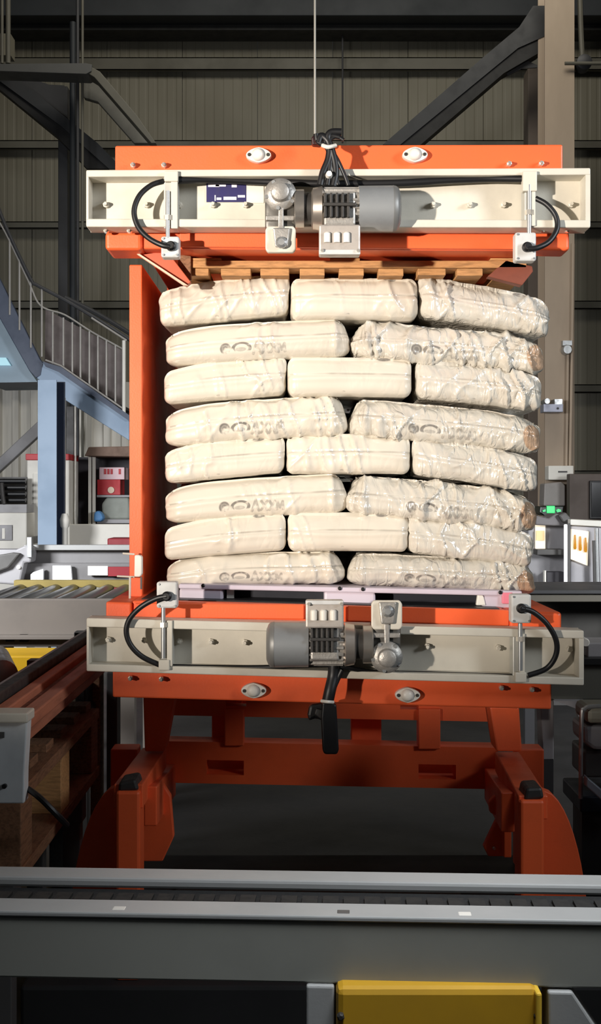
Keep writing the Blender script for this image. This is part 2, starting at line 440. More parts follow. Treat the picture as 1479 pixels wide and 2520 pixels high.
b = M(); b.box(P(151, 0, 11.6).x, P(160, 0, 11.6).x, 11.6, 11.64, 0, P(0, 978, 11.6).z)
tag(b.build('guard_post', WHITEBR, None, 0.003), 'slim white post right of the light blue column', 'post')
b = M(); b.box(P(163, 0, 12.6).x, P(181, 0, 12.6).x, 12.6, 12.7, 0, P(0, 1000, 12.6).z)
tag(b.build('guard_post', DGREY, None, 0.003), 'dark grey post between the white post and the looped pipe', 'post')
b = M(); b.tube([P(185, 1000, 12.0), P(185, 1180, 12.0), P(185, 1288, 12.0), P(196, 1306, 12.0), P(230, 1308, 12.0), P(275, 1304, 12.0)], mm(3, 12))
tag(b.build('looped_pipe', mat('pipe_pale', (196, 192, 184), 0.4, metal=0.2, var=0.05), None, smooth=True), 'pale thin pipe dropping under the stairs and bending right at its foot', 'pipe')
t = root('storage_rack', 'open storage rack with brown roof board and white upright near the orange wall', 'rack', (P(265, 0, 12.2).x, 12.3, 0))
M().slab([(208, 1122), (218, 1100), (330, 1098), (330, 1124)], 12.0, 0.6).build('roof_board', mat('roof_brown', (128, 104, 90), 0.7, var=0.15, scale=8), t, 0.008)
for x in (217, 227):
    M().box(P(x, 0, 12.1).x, P(x + 7, 0, 12.1).x, 12.1, 12.14, 0, P(0, 1124, 12.1).z).build('upright', WHITEBR, t, 0.003)
M().box(P(322, 0, 12.1).x, P(330, 0, 12.1).x, 12.1, 12.14, 0, P(0, 1124, 12.1).z).build('upright', WHITEBR, t, 0.003)
M().rect(186, 1125, 330, 1300, 12.6, 0.03).build('back_board', mat('rack_back', (70, 66, 70), 0.6, var=0.1), t)
M().rect(238, 1278, 330, 1288, 12.1, 0.5).build('shelf', GREYEN, t, 0.004)
M().rect(238, 1218, 330, 1224, 12.15, 0.45).build('shelf', GREYEN, t, 0.004)
t = root('carton', 'white and pink carton with red print on the storage rack', 'box', P(274, 1180, 12.2))
M().rect(244, 1150, 306, 1180, 12.2, 0.3).build('box', PINK, t, 0.006)
b = M()
for x in (256, 264, 272, 292): b.rect(x, 1154, x + 5, 1167, 12.19, 0.012)
b.build('print', RED, t)
t = root('carton', 'dark red carton with a round pale mark under the white printed carton', 'box', P(268, 1218, 12.2))
M().rect(239, 1180, 296, 1218, 12.22, 0.3).build('box', RED, t, 0.006)
M().lathe(P(273, 1206, 12.2), (0, 1, 0), [(0, 0.034), (0.03, 0.034)], 16).build('round_mark', mat('mark_cream', (235, 215, 190), 0.6, var=0), t)
b = M(); b.slab([(252, 1278), (250, 1240), (262, 1224), (318, 1224), (326, 1278)], 12.16, 0.35)
tag(b.build('storage_bin', mat('bin_grey', (146, 150, 142), 0.6, var=0.06), None, 0.02), 'grey green storage bin on the lower rack shelf', 'bin')
b = M(); b.slab([(230, 1284), (231, 1262), (240, 1256), (250, 1264), (254, 1276), (248, 1284)], 11.95, 0.15)
tag(b.build('blue_bag', mat('bag_blue', (84, 140, 196), 0.5, var=0.08), None, 0.02), 'small blue bag hanging at the foot of the rack upright', 'bag')
b = M(); b.box(P(165, 0, 11.8).x, P(330, 0, 11.8).x, 11.8, 11.9, 0, P(0, 1290, 11.8).z)
tag(b.build('low_barrier', WHITEBR, None, 0.01), 'low cream barrier panel below the storage rack', 'barrier')
b = M(); b.box(P(264, 0, 10).x, P(330, 0, 10).x, 10.0, 10.3, 0, P(0, 1325, 10).z)
tag(b.build('red_crate', mat('maroon_paint', (140, 30, 40), 0.5, var=0.06), None, 0.01), 'dark red crate behind the roller conveyor near the orange wall', 'crate')
b = M(); b.lathe(P(159, 1300, 11.2), (0, 0, 1), [(-1.30, 0.03), (0, 0.03), (0.02, 0.045), (0.08, 0.05), (0.14, 0.03)], 14)
tag(b.build('bollard', WHITEBR, None, smooth=True), 'white round-topped bollard right of the light blue column', 'bollard')

# ------------------------------------------------------------------ side roller conveyor on the left
t = root('roller_conveyor', 'grey roller conveyor with dark rollers running in from the left', 'conveyor', (P(120, 0, 6.6).x, 6.6, 0))
xa, xb = P(-80, 0, 6.2).x, P(395, 0, 6.2).x
M().box(xa, P(330, 0, 6.15).x, 6.12, 6.17, P(0, 1592, 6.12).z, P(0, 1474, 6.12).z).build('side_frame', CONV, t, 0.006)
M().box(xa, P(330, 0, 6.1).x, 6.06, 6.12, P(0, 1572, 6.1).z, P(0, 1562, 6.1).z).build('frame_lip', CONV, t, 0.003)
b = M(); b.rect(14, 1564, 34, 1579, 6.1, 0.03); b.rect(48, 1562, 68, 1580, 6.1, 0.03); b.build('frame_slot', BLACK, t)
zr = P(0, 1474, 6.2).z
for k in range(14):
    x = P(-60 + k * 50, 0, 6.2).x
    M().cyl((x, 6.18, zr - 0.035), (x, 7.2, zr - 0.035), 0.038, 16).build('roller', mat('roller_steel', (66, 64, 62), 0.28, metal=0.5, var=0.0), t, smooth=True)
M().box(xa, xb, 7.2, 7.26, P(0, 1446, 7.2).z, P(0, 1428, 7.2).z).build('far_frame', mat('olive_yellow', (138, 120, 58), 0.55, var=0.1, scale=5), t, 0.004)
M().box(P(60, 0, 7.5).x, xb, 7.5, 7.56, P(0, 1388, 7.5).z, P(0, 1341, 7.5).z).build('guide_rail', mat('guide_grey', (120, 118, 118), 0.45, var=0.05), t, 0.008)
M().box(P(60, 0, 7.45).x, xb, 7.44, 7.5, P(0, 1354, 7.45).z, P(0, 1341, 7.45).z).build('rail_cap', mat('rail_light', (160, 160, 158), 0.4, var=0.04), t, 0.004)
M().box(P(60, 0, 7.6).x, xb, 7.45, 7.50, P(0, 1436, 7.45).z, P(0, 1386, 7.45).z).build('back_plate', mat('back_plate_grey', (112, 110, 110), 0.5, var=0.05), t)
for pts in ([(75, 1428), (75, 1414), (82, 1408), (106, 1400), (106, 1428)], [(129, 1428), (129, 1392), (174, 1392), (177, 1428)]):  # plates put in for the bright background seen through gaps
    M().slab(pts, 7.40, 0.03).build('white_gap_plate', mat('bright_white', (250, 250, 250), 0.5, var=0, emit=0.0), t, 0.002)
M().rect(216, 1393, 265, 1416, 7.40, 0.03).build('cream_gap_plate', WHITEBR, t)  # background pieces behind the gaps, put in as plates
M().rect(266, 1395, 330, 1418, 7.40, 0.03).build('red_gap_plate', MATS['maroon_paint'], t)
for x in (-1.6, -0.95):
    M().box(x, x + 0.08, 6.17, 6.25, 0, P(0, 1585, 6.2).z).build('leg', CONV, t)
    M().box(x, x + 0.08, 7.1, 7.18, 0, P(0, 1450, 7.1).z).build('leg', CONV, t)
t = root('drive_housing', 'grey drive housing with small lamp at the left end of the guide rail', 'housing', P(30, 1430, 7.4))
M().slab([(-60, 1352), (-60, 1432), (48, 1440), (60, 1385), (76, 1385), (80, 1345), (62, 1342), (40, 1352)], 7.35, 0.14).build('cover', GREYEN, t, 0.012)
M().rect(66, 1322, 78, 1372, 7.33, 0.05).build('post', STEEL, t, 0.003)
M().lathe(P(44, 1396, 7.33), (0, 1, 0), [(0, 0.008), (0.01, 0.012), (0.03, 0.012)], 12).build('lamp', mat('lamp_white', (255, 250, 240), 0.3, var=0, emit=1.0), t)
M().slab([(-40, 1372), (-40, 1420), (20, 1398), (50, 1362), (30, 1360)], 7.31, 0.05).build('curved_guard', DGREY, t, 0.01)
b = M(); b.box(P(-60, 0, 5.5).x, P(200, 0, 5.5).x, 5.5, 5.8, P(0, 1660, 5.5).z, P(0, 1614, 5.5).z)
b.box(-1.35, -1.27, 5.55, 5.75, 0, P(0, 1660, 5.5).z)
tag(b.build('yellow_beam', YELLOW, None, 0.008), 'yellow beam below the grey roller conveyor frame at left', 'beam')
b = M(); p = P(6, 1664, 4.6); b.lathe(p, (-0.3, 0.95, 0), [(0, 0.03), (0.01, 0.062), (0.5, 0.062)], 24)
b.box(p.x - 0.22, p.x - 0.12, 4.7, 4.9, 0, p.z + 0.02)
tag(b.build('drive_roller', mat('brushed_roller', (160, 150, 146), 0.3, metal=0.6, var=0.1, scale=20), None, smooth=True), 'bare steel drive roller end at the left edge in front of the yellow beam', 'roller')

# ------------------------------------------------------------------ pallet feed at left foreground
t = root('pallet_feeder', 'brown railed pallet feeder with pale end box running into depth at left', 'conveyor', (-0.9, 3.6, 0))
ztop = P(0, 1762, 3.0).z
M().slab([(-60, 1763), (-60, 1978), (59, 1978), (60, 1900), (68, 1763)], 3.0, 0.05).build('end_box', mat('end_box_pale', (222, 224, 224), 0.45, var=0.08, scale=6), t, 0.004)
M().rect(-60, 1755, 68, 1780, 2.985, 0.08).build('end_box_lid', CREAM, t, 0.004)
M().lathe(P(10, 1936, 2.99), (0, 1, 0), [(0, 0.006), (0.02, 0.006)], 14).build('hole_plug', BLACK, t)
M().rect(-10, 1802, 10, 1816, 2.995, 0.02).build('slot', DGREY, t)
xr = P(68, 0, 3.02).x
M().box(xr - 0.045, xr, 3.05, 5.4, ztop - 0.045, ztop - 0.01).build('outer_rail', BROWNRAIL, t, 0.004)
M().box(xr - 0.03, xr - 0.018, 3.05, 5.4, ztop - 0.085, ztop - 0.04).build('rail_web', BROWNRAIL, t)
M().box(xr - 0.105, xr - 0.068, 3.05, 5.4, ztop - 0.04, ztop + 0.004).build('chain_guide', BROWNRAIL, t, 0.004)
M().box(xr - 0.068, xr - 0.045, 3.05, 5.4, ztop - 0.045, ztop - 0.018).build('chain', mat('chain_brown', (110, 66, 50), 0.6, var=0.2, scale=40), t, 0.002)
M().box(xr - 0.15, xr - 0.112, 3.05, 5.4, ztop - 0.04, ztop + 0.028).build('inner_guide', DARKMETAL, t, 0.004)
M().box(xr - 0.172, xr - 0.155, 3.05, 5.4, ztop - 0.03, ztop + 0.02).build('inner_edge', RAILGREY, t, 0.003)
M().box(xr - 0.30, xr - 0.04, 3.4, 3.46, ztop - 0.09, ztop - 0.045).build('cross_tie', DGREY, t); M().box(xr - 0.30, xr - 0.04, 5.2, 5.26, ztop - 0.09, ztop - 0.045).build('cross_tie', DGREY, t)
M().rect(160, 1615, 222, 1655, 4.4, 0.06).build('wood_packer', WOOD, t, 0.004)
for y in (3.15, 4.3, 5.2):
    M().box(xr - 0.30, xr - 0.24, y, y + 0.06, 0.0, ztop - 0.04).build('leg', DGREY, t, 0.003)
b = M(); b.tube([P(70, 1942, 3.05), P(100, 1965, 3.0), P(140, 2005, 3.0), P(165, 2030, 3.05)], 0.008)
b.build('air_hose', BLACK, t, smooth=True)
xr2 = -0.735


def wood_pallet(x0, x1, y0, y1, z, h, label, m=WOODX):
    t = root('wooden_pallet', label, 'pallet', ((x0 + x1) / 2, (y0 + y1) / 2, z))
    for k in range(3):
        xx = x0 + (x1 - x0 - 0.12) * k / 2
        M().box(xx, xx + 0.12, y0, y1, z, z + 0.035).build('bottom_board', m, t, 0.002)
        M().box(xx + 0.02, xx + 0.12, y0, y1, z + h - 0.06, z + h - 0.025).build('stringer_board', m, t, 0.002)
        for j in range(3):
            yy = y0 + (y1 - y0 - 0.13) * j / 2
            M().box(xx + 0.01, xx + 0.115, yy, yy + 0.13, z + 0.035, z + h - 0.06).build('block', WOOD if j == 1 else m, t, 0.003)
    for k in range(6):
        yy = y0 + (y1 - y0 - 0.1) * k / 5
        M().box(x0, x1 - 0.03, yy, yy + 0.1, z + h - 0.025, z + h).build('deck_board', m, t, 0.002)
    return t


wood_pallet(-1.55, xr2, 3.12, 4.30, 0.58, 0.27, 'tall brown wooden pallet under the feeder rails at lower left')
t = root('pallet_stand', 'grey steel stand carrying the brown wooden pallet at lower left', 'stand', (-1.1, 3.7, 0))
M().box(-1.5, -0.76, 3.13, 3.21, 0.46, 0.58).build('cross_member', DGREY, t, 0.004)
M().box(-1.5, -0.76, 4.1, 4.18, 0.46, 0.58).build('cross_member', DGREY, t, 0.004)
for x in (-1.45, -0.83):
    for y in (3.14, 4.11):
        M().box(x, x + 0.06, y, y + 0.06, 0, 0.46).build('leg', DGREY, t, 0.003)
for x, w_, y0, y1, m_ in ((222, 24, 1650, 1848, WOODX), (262, 26, 1655, 1790, DGREY)):
    p = P(x, y1, 5.0); b = M(); b.box(p.x, p.x + mm(w_, 5), 5.0, 5.1, 0, P(0, y0, 5).z)
    tag(b.build('support_post', m_, None, 0.004), 'brown wooden support post behind the feeder, left of the orange beam' if m_ is WOODX else 'dark grey support post behind the feeder, just left of the orange cradle', 'post')
t = root('dark_gearbox', 'dark gearbox under the feeder rail between the pallets and the cradle', 'gearbox', (P(150, 0, 4.9).x, 4.95, 0))
M().rect(100, 1745, 215, 1790, 4.8, 0.25).build('body', DARKMETAL, t, 0.02)
M().rect(184, 1690, 212, 1745, 4.85, 0.2).build('motor', DARKMETAL, t, 0.01)
p = P(150, 0, 4.9); M().box(p.x - 0.04, p.x + 0.04, 4.86, 4.94, 0, P(0, 1788, 4.9).z).build('stand', DARKMETAL, t)

# ------------------------------------------------------------------ right background machines
b = M(); b.rect(1350, 1146, 1412, 1181, 12.75, 0.2)
t = root('junction_box', 'white rectangular junction box on the column above the green lamp', 'box', P(1381, 1181, 12.8))
b.build('housing', WHITEBR, t, 0.01)
M().rect(1374, 1159, 1396, 1163, 12.74, 0.012).build('name_strip', DGREY, t)
b = M(); b.slab([(1338, 1245), (1340, 1190), (1382, 1186), (1391, 1195), (1391, 1245)], 12.7, 0.25)
tag(b.build('control_box', mat('taupe_box', (150, 144, 140), 0.5, var=0.05), None, 0.012), 'taupe control box directly above the green signal lamp', 'box')
t = root('signal_lamp', 'glowing green signal lamp beside the right end of the sack stack', 'lamp', P(1358, 1268, 12.5))
M().slab([(1328, 1262), (1330, 1246), (1388, 1245), (1386, 1262), (1376, 1269), (1340, 1270)], 12.55, 0.3).build('housing', mat('lamp_dark', (12, 26, 18), 0.3, var=0), t, 0.01)
M().rect(1346, 1245, 1366, 1263, 12.53, 0.06).build('lens', mat('green_glow', (60, 225, 120), 0.3, var=0, emit=0.75), t, 0.006)
b = M(); b.slab([(1369, 1256), (1374, 1252), (1380, 1254), (1381, 1259), (1372, 1261)], 12.52, 0.05); b.slab([(1336, 1256), (1343, 1253), (1343, 1259), (1337, 1260)], 12.52, 0.05)
b.build('side_glow', mat('green_soft', (70, 210, 130), 0.3, var=0, emit=0.5), t)
b = M(); b.box(P(1402, 0, 12.4).x, P(1600, 0, 12.4).x, 12.4, 12.55, 0, P(0, 1166, 12.4).z)
tag(b.build('partition_panel', mat('brown_panel', (96, 86, 80), 0.6, var=0.08, scale=3), None, 0.01), 'brown grey partition panel behind the black screen at the right edge', 'panel')
t = root('screen', 'black upright screen on the brown partition at the right edge', 'screen', P(1480, 1277, 12.3))
M().rect(1452, 1183, 1530, 1277, 12.34, 0.055).build('frame', BLACK, t, 0.006)
M().rect(1456, 1188, 1526, 1272, 12.33, 0.012).build('glass', mat('screen_black', (8, 8, 12), 0.15, var=0), t)
t = root('filling_machine', 'grey machine with lit windows of amber bottles right of the sack stack', 'machine', (P(1400, 0, 9).x, 9.2, 0))
zb = P(0, 1455, 9).z
M().slab([(1300, 1292), (1300, 1458), (1400, 1458), (1400, 1282), (1345, 1272)], 9.1, 0.3).build('rear_housing', GREYEN, t, 0.01)
M().slab([(1318, 1292), (1320, 1268), (1350, 1276), (1368, 1264), (1386, 1266), (1402, 1290), (1402, 1296)], 9.0, 0.3).build('hood', mat('hood_grey', (112, 108, 108), 0.5, var=0.06), t, 0.01)
M().slab([(1374, 1268), (1392, 1260), (1406, 1276), (1402, 1292), (1386, 1286)], 8.95, 0.2).build('nozzle_head', DGREY, t, 0.012)
M().slab([(1404, 1280), (1404, 1460), (1600, 1490), (1600, 1296)], 8.9, 0.4).build('front_housing', mat('housing_light', (170, 168, 172), 0.45, var=0.05), t, 0.01)
M().slab([(1404, 1278), (1404, 1292), (1600, 1304), (1600, 1288)], 8.86, 0.46).build('top_rail', WHITEBR, t, 0.006)
LIT = mat('lit_window', (255, 240, 214), 0.4, var=0, emit=0.6)
AMBER = mat('amber_glass', (206, 140, 34), 0.3, var=0.1, emit=0.15)
M().rect(1318, 1284, 1342, 1353, 9.08, 0.03).build('lit_window', LIT, t)
M().rect(1320, 1306, 1340, 1330, 9.06, 0.025).build('amber_liquid', mat('amber_pale', (236, 206, 150), 0.4, var=0, emit=0.3), t)
M().slab([(1407, 1302), (1405, 1376), (1446, 1392), (1449, 1308)], 8.87, 0.035).build('lit_window', LIT, t)
for k, x in enumerate((1415, 1428, 1441)):
    M().lathe(P(x, 1352 + k * 3.5, 8.855), (0, 0, 1), [(0, 0.008), (0.012, 0.012), (0.06, 0.01), (0.11, 0.006)], 12).build('amber_bottle', AMBER, t, smooth=True)
M().rect(1389, 1290, 1397, 1453, 8.84, 0.03).build('light_tube', mat('tube_light', (250, 248, 250), 0.3, var=0, emit=0.55), t, 0.008)
M().rect(1397, 1288, 1404, 1456, 8.87, 0.05).build('dark_post', DGREY, t)
M().rect(1322, 1352, 1390, 1366, 8.95, 0.2).build('ledge', DGREY, t, 0.005)
M().rect(1340, 1404, 1344, 1455, 8.95, 0.05).build('thin_post', WHITEBR, t)
M().rect(1346, 1408, 1388, 1455, 8.98, 0.12).build('dark_recess', mat('recess_dark', (66, 64, 68), 0.5, var=0.05), t)
M().cyl(P(1468, 1300, 8.8), P(1472, 1470, 8.8), 0.016, 10).build('pipe', STEEL, t, smooth=True)
M().cyl(P(1461, 1330, 8.8), P(1464, 1460, 8.8), 0.012, 10).build('pipe', DGREY, t, smooth=True)
M().box(P(1310, 0, 9).x, P(1600, 0, 9).x, 9.0, 9.4, 0, zb).build('base', DGREY, t)
t = root('transfer_table', 'long dark steel table in front of the grey filling machine at right', 'table', (P(1400, 0, 7).x, 7.3, 0))
M().box(P(1240, 0, 7).x, P(1620, 0, 7).x, 7.0, 7.7, P(0, 1462, 7).z, P(0, 1453, 7).z).build('table_top', DARKSTEEL, t, 0.004)
M().box(P(1240, 0, 7).x, P(1620, 0, 7).x, 7.02, 7.08, P(0, 1482, 7).z, P(0, 1463, 7).z).build('front_beam', mat('table_beam', (92, 88, 78), 0.5, var=0.08), t, 0.004)
M().box(P(1240, 0, 7).x, P(1620, 0, 7).x, 7.3, 7.34, P(0, 1600, 7).z, P(0, 1482, 7).z).build('skirt_panel', mat('skirt_dark', (54, 52, 48), 0.6, var=0.08), t)
for x in (1300, 1580):
    M().box(P(x, 0, 7).x, P(x + 24, 0, 7).x, 7.1, 7.16, 0, P(0, 1480, 7).z).build('leg', DARKSTEEL, t)
t = root('side_conveyor', 'dark green grey conveyor beam at the right edge beside the lower channel', 'conveyor', (P(1440, 0, 5).x, 5.2, 0))
M().box(P(1352, 0, 5).x, P(1620, 0, 5).x, 5.0, 5.2, P(0, 1724, 5).z, P(0, 1622, 5).z).build('beam', mat('beam_dark_olive', (84, 84, 76), 0.55, var=0.06), t, 0.008)
M().box(P(1352, 0, 5).x, P(1620, 0, 5).x, 4.98, 5.25, P(0, 1636, 5).z, P(0, 1618, 5).z).build('beam_cap', BLACK, t, 0.004)
M().rect(1445, 1582, 1600, 1618, 5.02, 0.2).build('guide_strip', GREYEN, t, 0.006)
M().lathe(P(1441, 1582, 4.98), (0, 1, 0), [(0, 0.015), (0.01, 0.02), (0.05, 0.02)], 12).build('lamp_knob', WHITEBR, t, smooth=True)
M().slab([(1330, 1724), (1336, 1870), (1363, 1872), (1363, 1724)], 5.02, 0.1).build('leg', GREYEN, t, 0.004)
M().box(P(1333, 0, 5.02).x, P(1362, 0, 5.02).x, 5.02, 5.12, 0, P(0, 1868, 5.02).z).build('leg_foot', DARKSTEEL, t)
M().slab([(1366, 1724), (1420, 1745), (1428, 1790), (1440, 1725)], 4.96, 0.04).build('corner_gusset', GREYEN, t)
M().box(P(1570, 0, 5.02).x, P(1600, 0, 5.02).x, 5.05, 5.12, 0, P(0, 1724, 5).z).build('leg', GREYEN, t)
t = root('gear_unit', 'grey gear unit on a pale upright frame at the right edge', 'gearbox', (P(1470, 0, 4.4).x, 4.5, 0))
M().tube([P(1429, 1965, 4.4), P(1431, 1770, 4.4), P(1438, 1745, 4.4), P(1460, 1738, 4.4), P(1530, 1738, 4.4)], 0.008).build('pipe_frame', STEEL, t, smooth=True)
M().rect(1444, 1742, 1560, 1782, 4.42, 0.2).build('cover', mat('cover_olive', (140, 138, 124), 0.5, var=0.05), t, 0.02)
b = M(); b.slab([(1436, 1786), (1438, 1830), (1462, 1846), (1560, 1850), (1560, 1786)], 4.45, 0.2); b.build('casing', GREYEN, t, 0.015)
M().slab([(1436, 1846), (1436, 1915), (1560, 1915), (1560, 1846)], 4.5, 0.2).build('lower_casing', DGREY, t, 0.01)
M().slab([(1444, 1912), (1443, 1936), (1560, 2040), (1560, 2010)], 4.35, 0.05).build('pale_blade', mat('pale_blue_plate', (176, 184, 196), 0.4, metal=0.2, var=0.05), t, 0.004)
M().slab([(1428, 1960), (1428, 2000), (1560, 2000), (1560, 1960)], 4.45, 0.3).build('tray', mat('tray_navy', (34, 42, 58), 0.5, var=0.05), t, 0.006)
p = P(1440, 0, 4.45); M().box(p.x, p.x + 0.15, 4.5, 4.65, 0, P(0, 1995, 4.45).z).build('stand', DARKSTEEL, t)

# ------------------------------------------------------------------ the pallet inverter
YF, YW, YB = 3.40, 3.47, 3.475          # flange front, web front, box beam front


def channel(parent, L, R, tl, tl2, tr, tr2, bl, bl2, br, br2):
    """C channel: outer top/bottom flange lines left and right in px at YF"""
    o = M().quad(L, R, tl, bl2, tr, br2, YW, 0.008, YF).build('channel_web', CREAM, parent)
    M().quad(L, R, tl, tl2, tr, tr2, YF, YW - YF + 0.006).build('flange', CREAM, parent, 0.003)
    M().quad(L, R, bl, bl2, br, br2, YF, YW - YF + 0.006).build('flange', CREAM, parent, 0.003)
    M().quad(L, L + 6, tl + 3, bl2 - 3, tl + 3, bl2 - 3, YF + 0.002, YW - YF).build('end_plate', CREAM, parent, 0.001)
    M().quad(R - 12, R, tr + 3, br2 - 3, tr + 3, br2 - 3, YF + 0.002, YW - YF).build('end_plate', CREAM, parent, 0.001)
    return o


def bolt(parent, x, y, Y, r=6.5, L=0.022, m=BOLT, name='bolt'):
    p = P(x, y, Y); rr = mm(r, Y)
    return M().lathe(p, (0, -1, 0), [(-0.004, rr), (L * 0.55, rr), (L * 0.6, rr * 0.6), (L, rr * 0.55)], 6).build(name, m, parent)


def oval_flange(parent, x, y, Y):
    p = P(x, y, Y); a = mm(31, Y); c = mm(19, Y); b = M()
    out = []
    for i in range(28):
        th = 2 * math.pi * i / 28
        # lens shape: circle body with pointed lobes
        rx = a * abs(math.cos(th)) ** 1.15 * (1 if math.cos(th) > 0 else -1)
        rz = c * math.sin(th) * (1.0 - 0.12 * abs(math.cos(th)))
        out.append(Vector((p.x + rx, Y - 0.022, p.z + rz)))
    b.poly(out[::-1], [v + Vector((0, 0.024, 0)) for v in out[::-1]])
    o = b.build('bearing_flange', WHITEPL, parent, 0.003, smooth=True)
    M().lathe(Vector((p.x - a * 0.05, Y - 0.02, p.z)), (0, -1, 0), [(0, c * 0.85), (0.008, c * 0.78), (0.014, c * 0.5), (0.016, c * 0.2)], 24).build('boss', WHITEPL, o, smooth=True)
    for sx in (-1, 1):
        M().lathe(Vector((p.x + sx * a * 0.74, Y - 0.0245, p.z)), (0, 1, 0), [(0, c * 0.22), (0.004, c * 0.22)], 12).build('bolt_hole', DARKMETAL, o)
    return o


def gear_motor(parent, gx, gy, ay, d, jb, plate, Y0=3.375, s=1):
    """gx,gy gearbox centre; ay motor axis line; d=+1 motor runs right; jb, plate px rects; s=+1 plate hangs below"""
    R = lambda r: mm(r, Y0)
    X = lambda dx: P(gx + d * dx, ay, Y0)
    body = M().lathe(X(192), (d, 0, 0), [(0, R(55)), (R(85), R(56))], 36).build('gear_motor', MOTOR, parent, smooth=True)
    M().lathe(X(276), (d, 0, 0), [(0, R(56.5)), (R(8), R(55)), (R(14), R(50)), (R(19), R(38)), (R(19.5), R(10))], 36).build('fan_cover', mat('fan_cover_grey', (128, 128, 126), 0.4, metal=0.3, var=0.05), body, smooth=True)
    M().lathe(X(107), (d, 0, 0), [(0, R(52)), (R(86), R(52))], 72, gear=0.86).build('cooling_fins', ALU, body)
    M().lathe(X(76), (d, 0, 0), [(0, R(40)), (R(4), R(50)), (R(26), R(54)), (R(31), R(48))], 36).build('bell_housing', mat('bell_alu', (196, 186, 176), 0.28, metal=0.8, var=0.06), body, smooth=True)
    M().lathe(X(58), (d, 0, 0), [(0, R(38)), (R(20), R(38))], 30).build('neck', DARKMETAL, body, smooth=True)
    M().lathe(X(34), (d, 0, 0), [(0, R(44)), (R(3), R(47)), (R(24), R(47)), (R(25), R(40))], 36).build('flange_ring', mat('ring_alu', (180, 174, 166), 0.25, metal=0.8, var=0.05), body, smooth=True)
    # gearbox: housing block, round worm cover, shaft, mounting ribs
    b = M(); b.rect(gx - 38, ay - 50, gx + 36, ay + 52, Y0 - 0.02, 0.09); b.build('gearbox', mat('gearbox_dark', (92, 90, 86), 0.4, metal=0.5, var=0.15, scale=40), body, 0.012, smooth=True)
    M().lathe(P(gx, gy, Y0 - 0.02), (0, -1, 0), [(-0.03, R(40)), (0.012, R(39)), (0.022, R(30)), (0.024, R(23)), (0.045, R(21)), (0.048, R(17))], 30).build('worm_cover', ALU, body, smooth=True)
    for a in (30, 100, 170, 240, 310):
        q = P(gx + 34 * math.cos(math.radians(a)), gy + 34 * math.sin(math.radians(a)), Y0 - 0.03)
        M().lathe(q, (0, -1, 0), [(0, R(6)), (0.012, R(5))], 6).build('cover_bolt', STEEL, body)
    b = M(); b.slab([(gx - 4, gy), (gx - 6, ay + s * 52), (gx + 8, ay + s * 52), (gx + 8, gy)], Y0 - 0.036, 0.02); b.rect(gx - 36, ay + s * 22 - 6, gx + 34, ay + s * 22 + 6, Y0 - 0.034, 0.02)
    b.build('housing_rib', ALU, body, 0.003)
    x0, y0, x1, y1 = plate
    M().slab([(x0 + 6, y0), (x0, y0 + 8), (x0, y1 - 8), (x0 + 6, y1), (x1 - 6, y1), (x1, y1 - 8), (x1, y0 + 8), (x1 - 6, y0)], Y0 - 0.03, 0.02).build('torque_plate', CREAM, body, 0.004)
    M().slab([(x0 + 18, y0 + 4), (x0 + 24, y1 - 14), (x1 - 20, y1 - 14), (x1 - 14, y0 + 4)], Y0 - 0.042, 0.014).build('torque_arm', ALU, body, 0.004)
    cx, cyy = (x0 + x1) / 2 + 2, y1 - 24 if s > 0 else y0 + 26
    M().lathe(P(cx, cyy, Y0 - 0.042), (0, -1, 0), [(0, R(15)), (0.006, R(14)), (0.012, R(8))], 12).build('arm_bolt', STEEL, body)
    # terminal box with cable glands
    x0, y0, x1, y1 = jb
    M().rect(x0, y0, x1, y1, Y0 - 0.085, 0.05).build('terminal_box', mat('terminal_alu', (186, 178, 170), 0.4, metal=0.35, var=0.1, scale=30), body, 0.005)
    M().rect(x0 + 12, ay - 44, x1 - 12, ay + 40, Y0 - 0.058, 0.03).build('terminal_neck', ALU, body, 0.006)
    b = M()
    for i in range(5):
        xx = x0 + 12 + i * (x1 - x0 - 30) / 5
        b.rect(xx, ay - 40, xx + 7, ay + 20, Y0 - 0.072, 0.02)
    b.rect(x0 + 10, ay - 16, x1 - 10, ay - 8, Y0 - 0.078, 0.02)
    b.build('box_rib', DARKMETAL, body, 0.002)
    yg = (y0 + y1) / 2 - 6 * s + (0 if s > 0 else -6)
    for i in range(3):
        xx = x0 + 20 + i * 24
        M().lathe(P(xx, yg + 14, Y0 - 0.088), (0, 0, 1), [(0, R(8)), (R(22), R(8)), (R(25), R(5))], 12).build('cable_gland', WHITEPL, body, smooth=True)
    M().rect(x0, y1 - 12 if s > 0 else y0, x1, y1 if s > 0 else y0 + 10, Y0 - 0.09, 0.008).build('box_lid', BOXGREY, body, 0.002)
    for xx, yy in ((x0 + 8, y1 - 9 if s > 0 else y0 + 8), (x1 - 6, y1 - 9 if s > 0 else y0 + 8)):
        M().lathe(P(xx, yy, Y0 - 0.09), (0, -1, 0), [(0, R(5)), (0.006, R(4))], 8).build('lid_screw', BOLT, body)
    return body


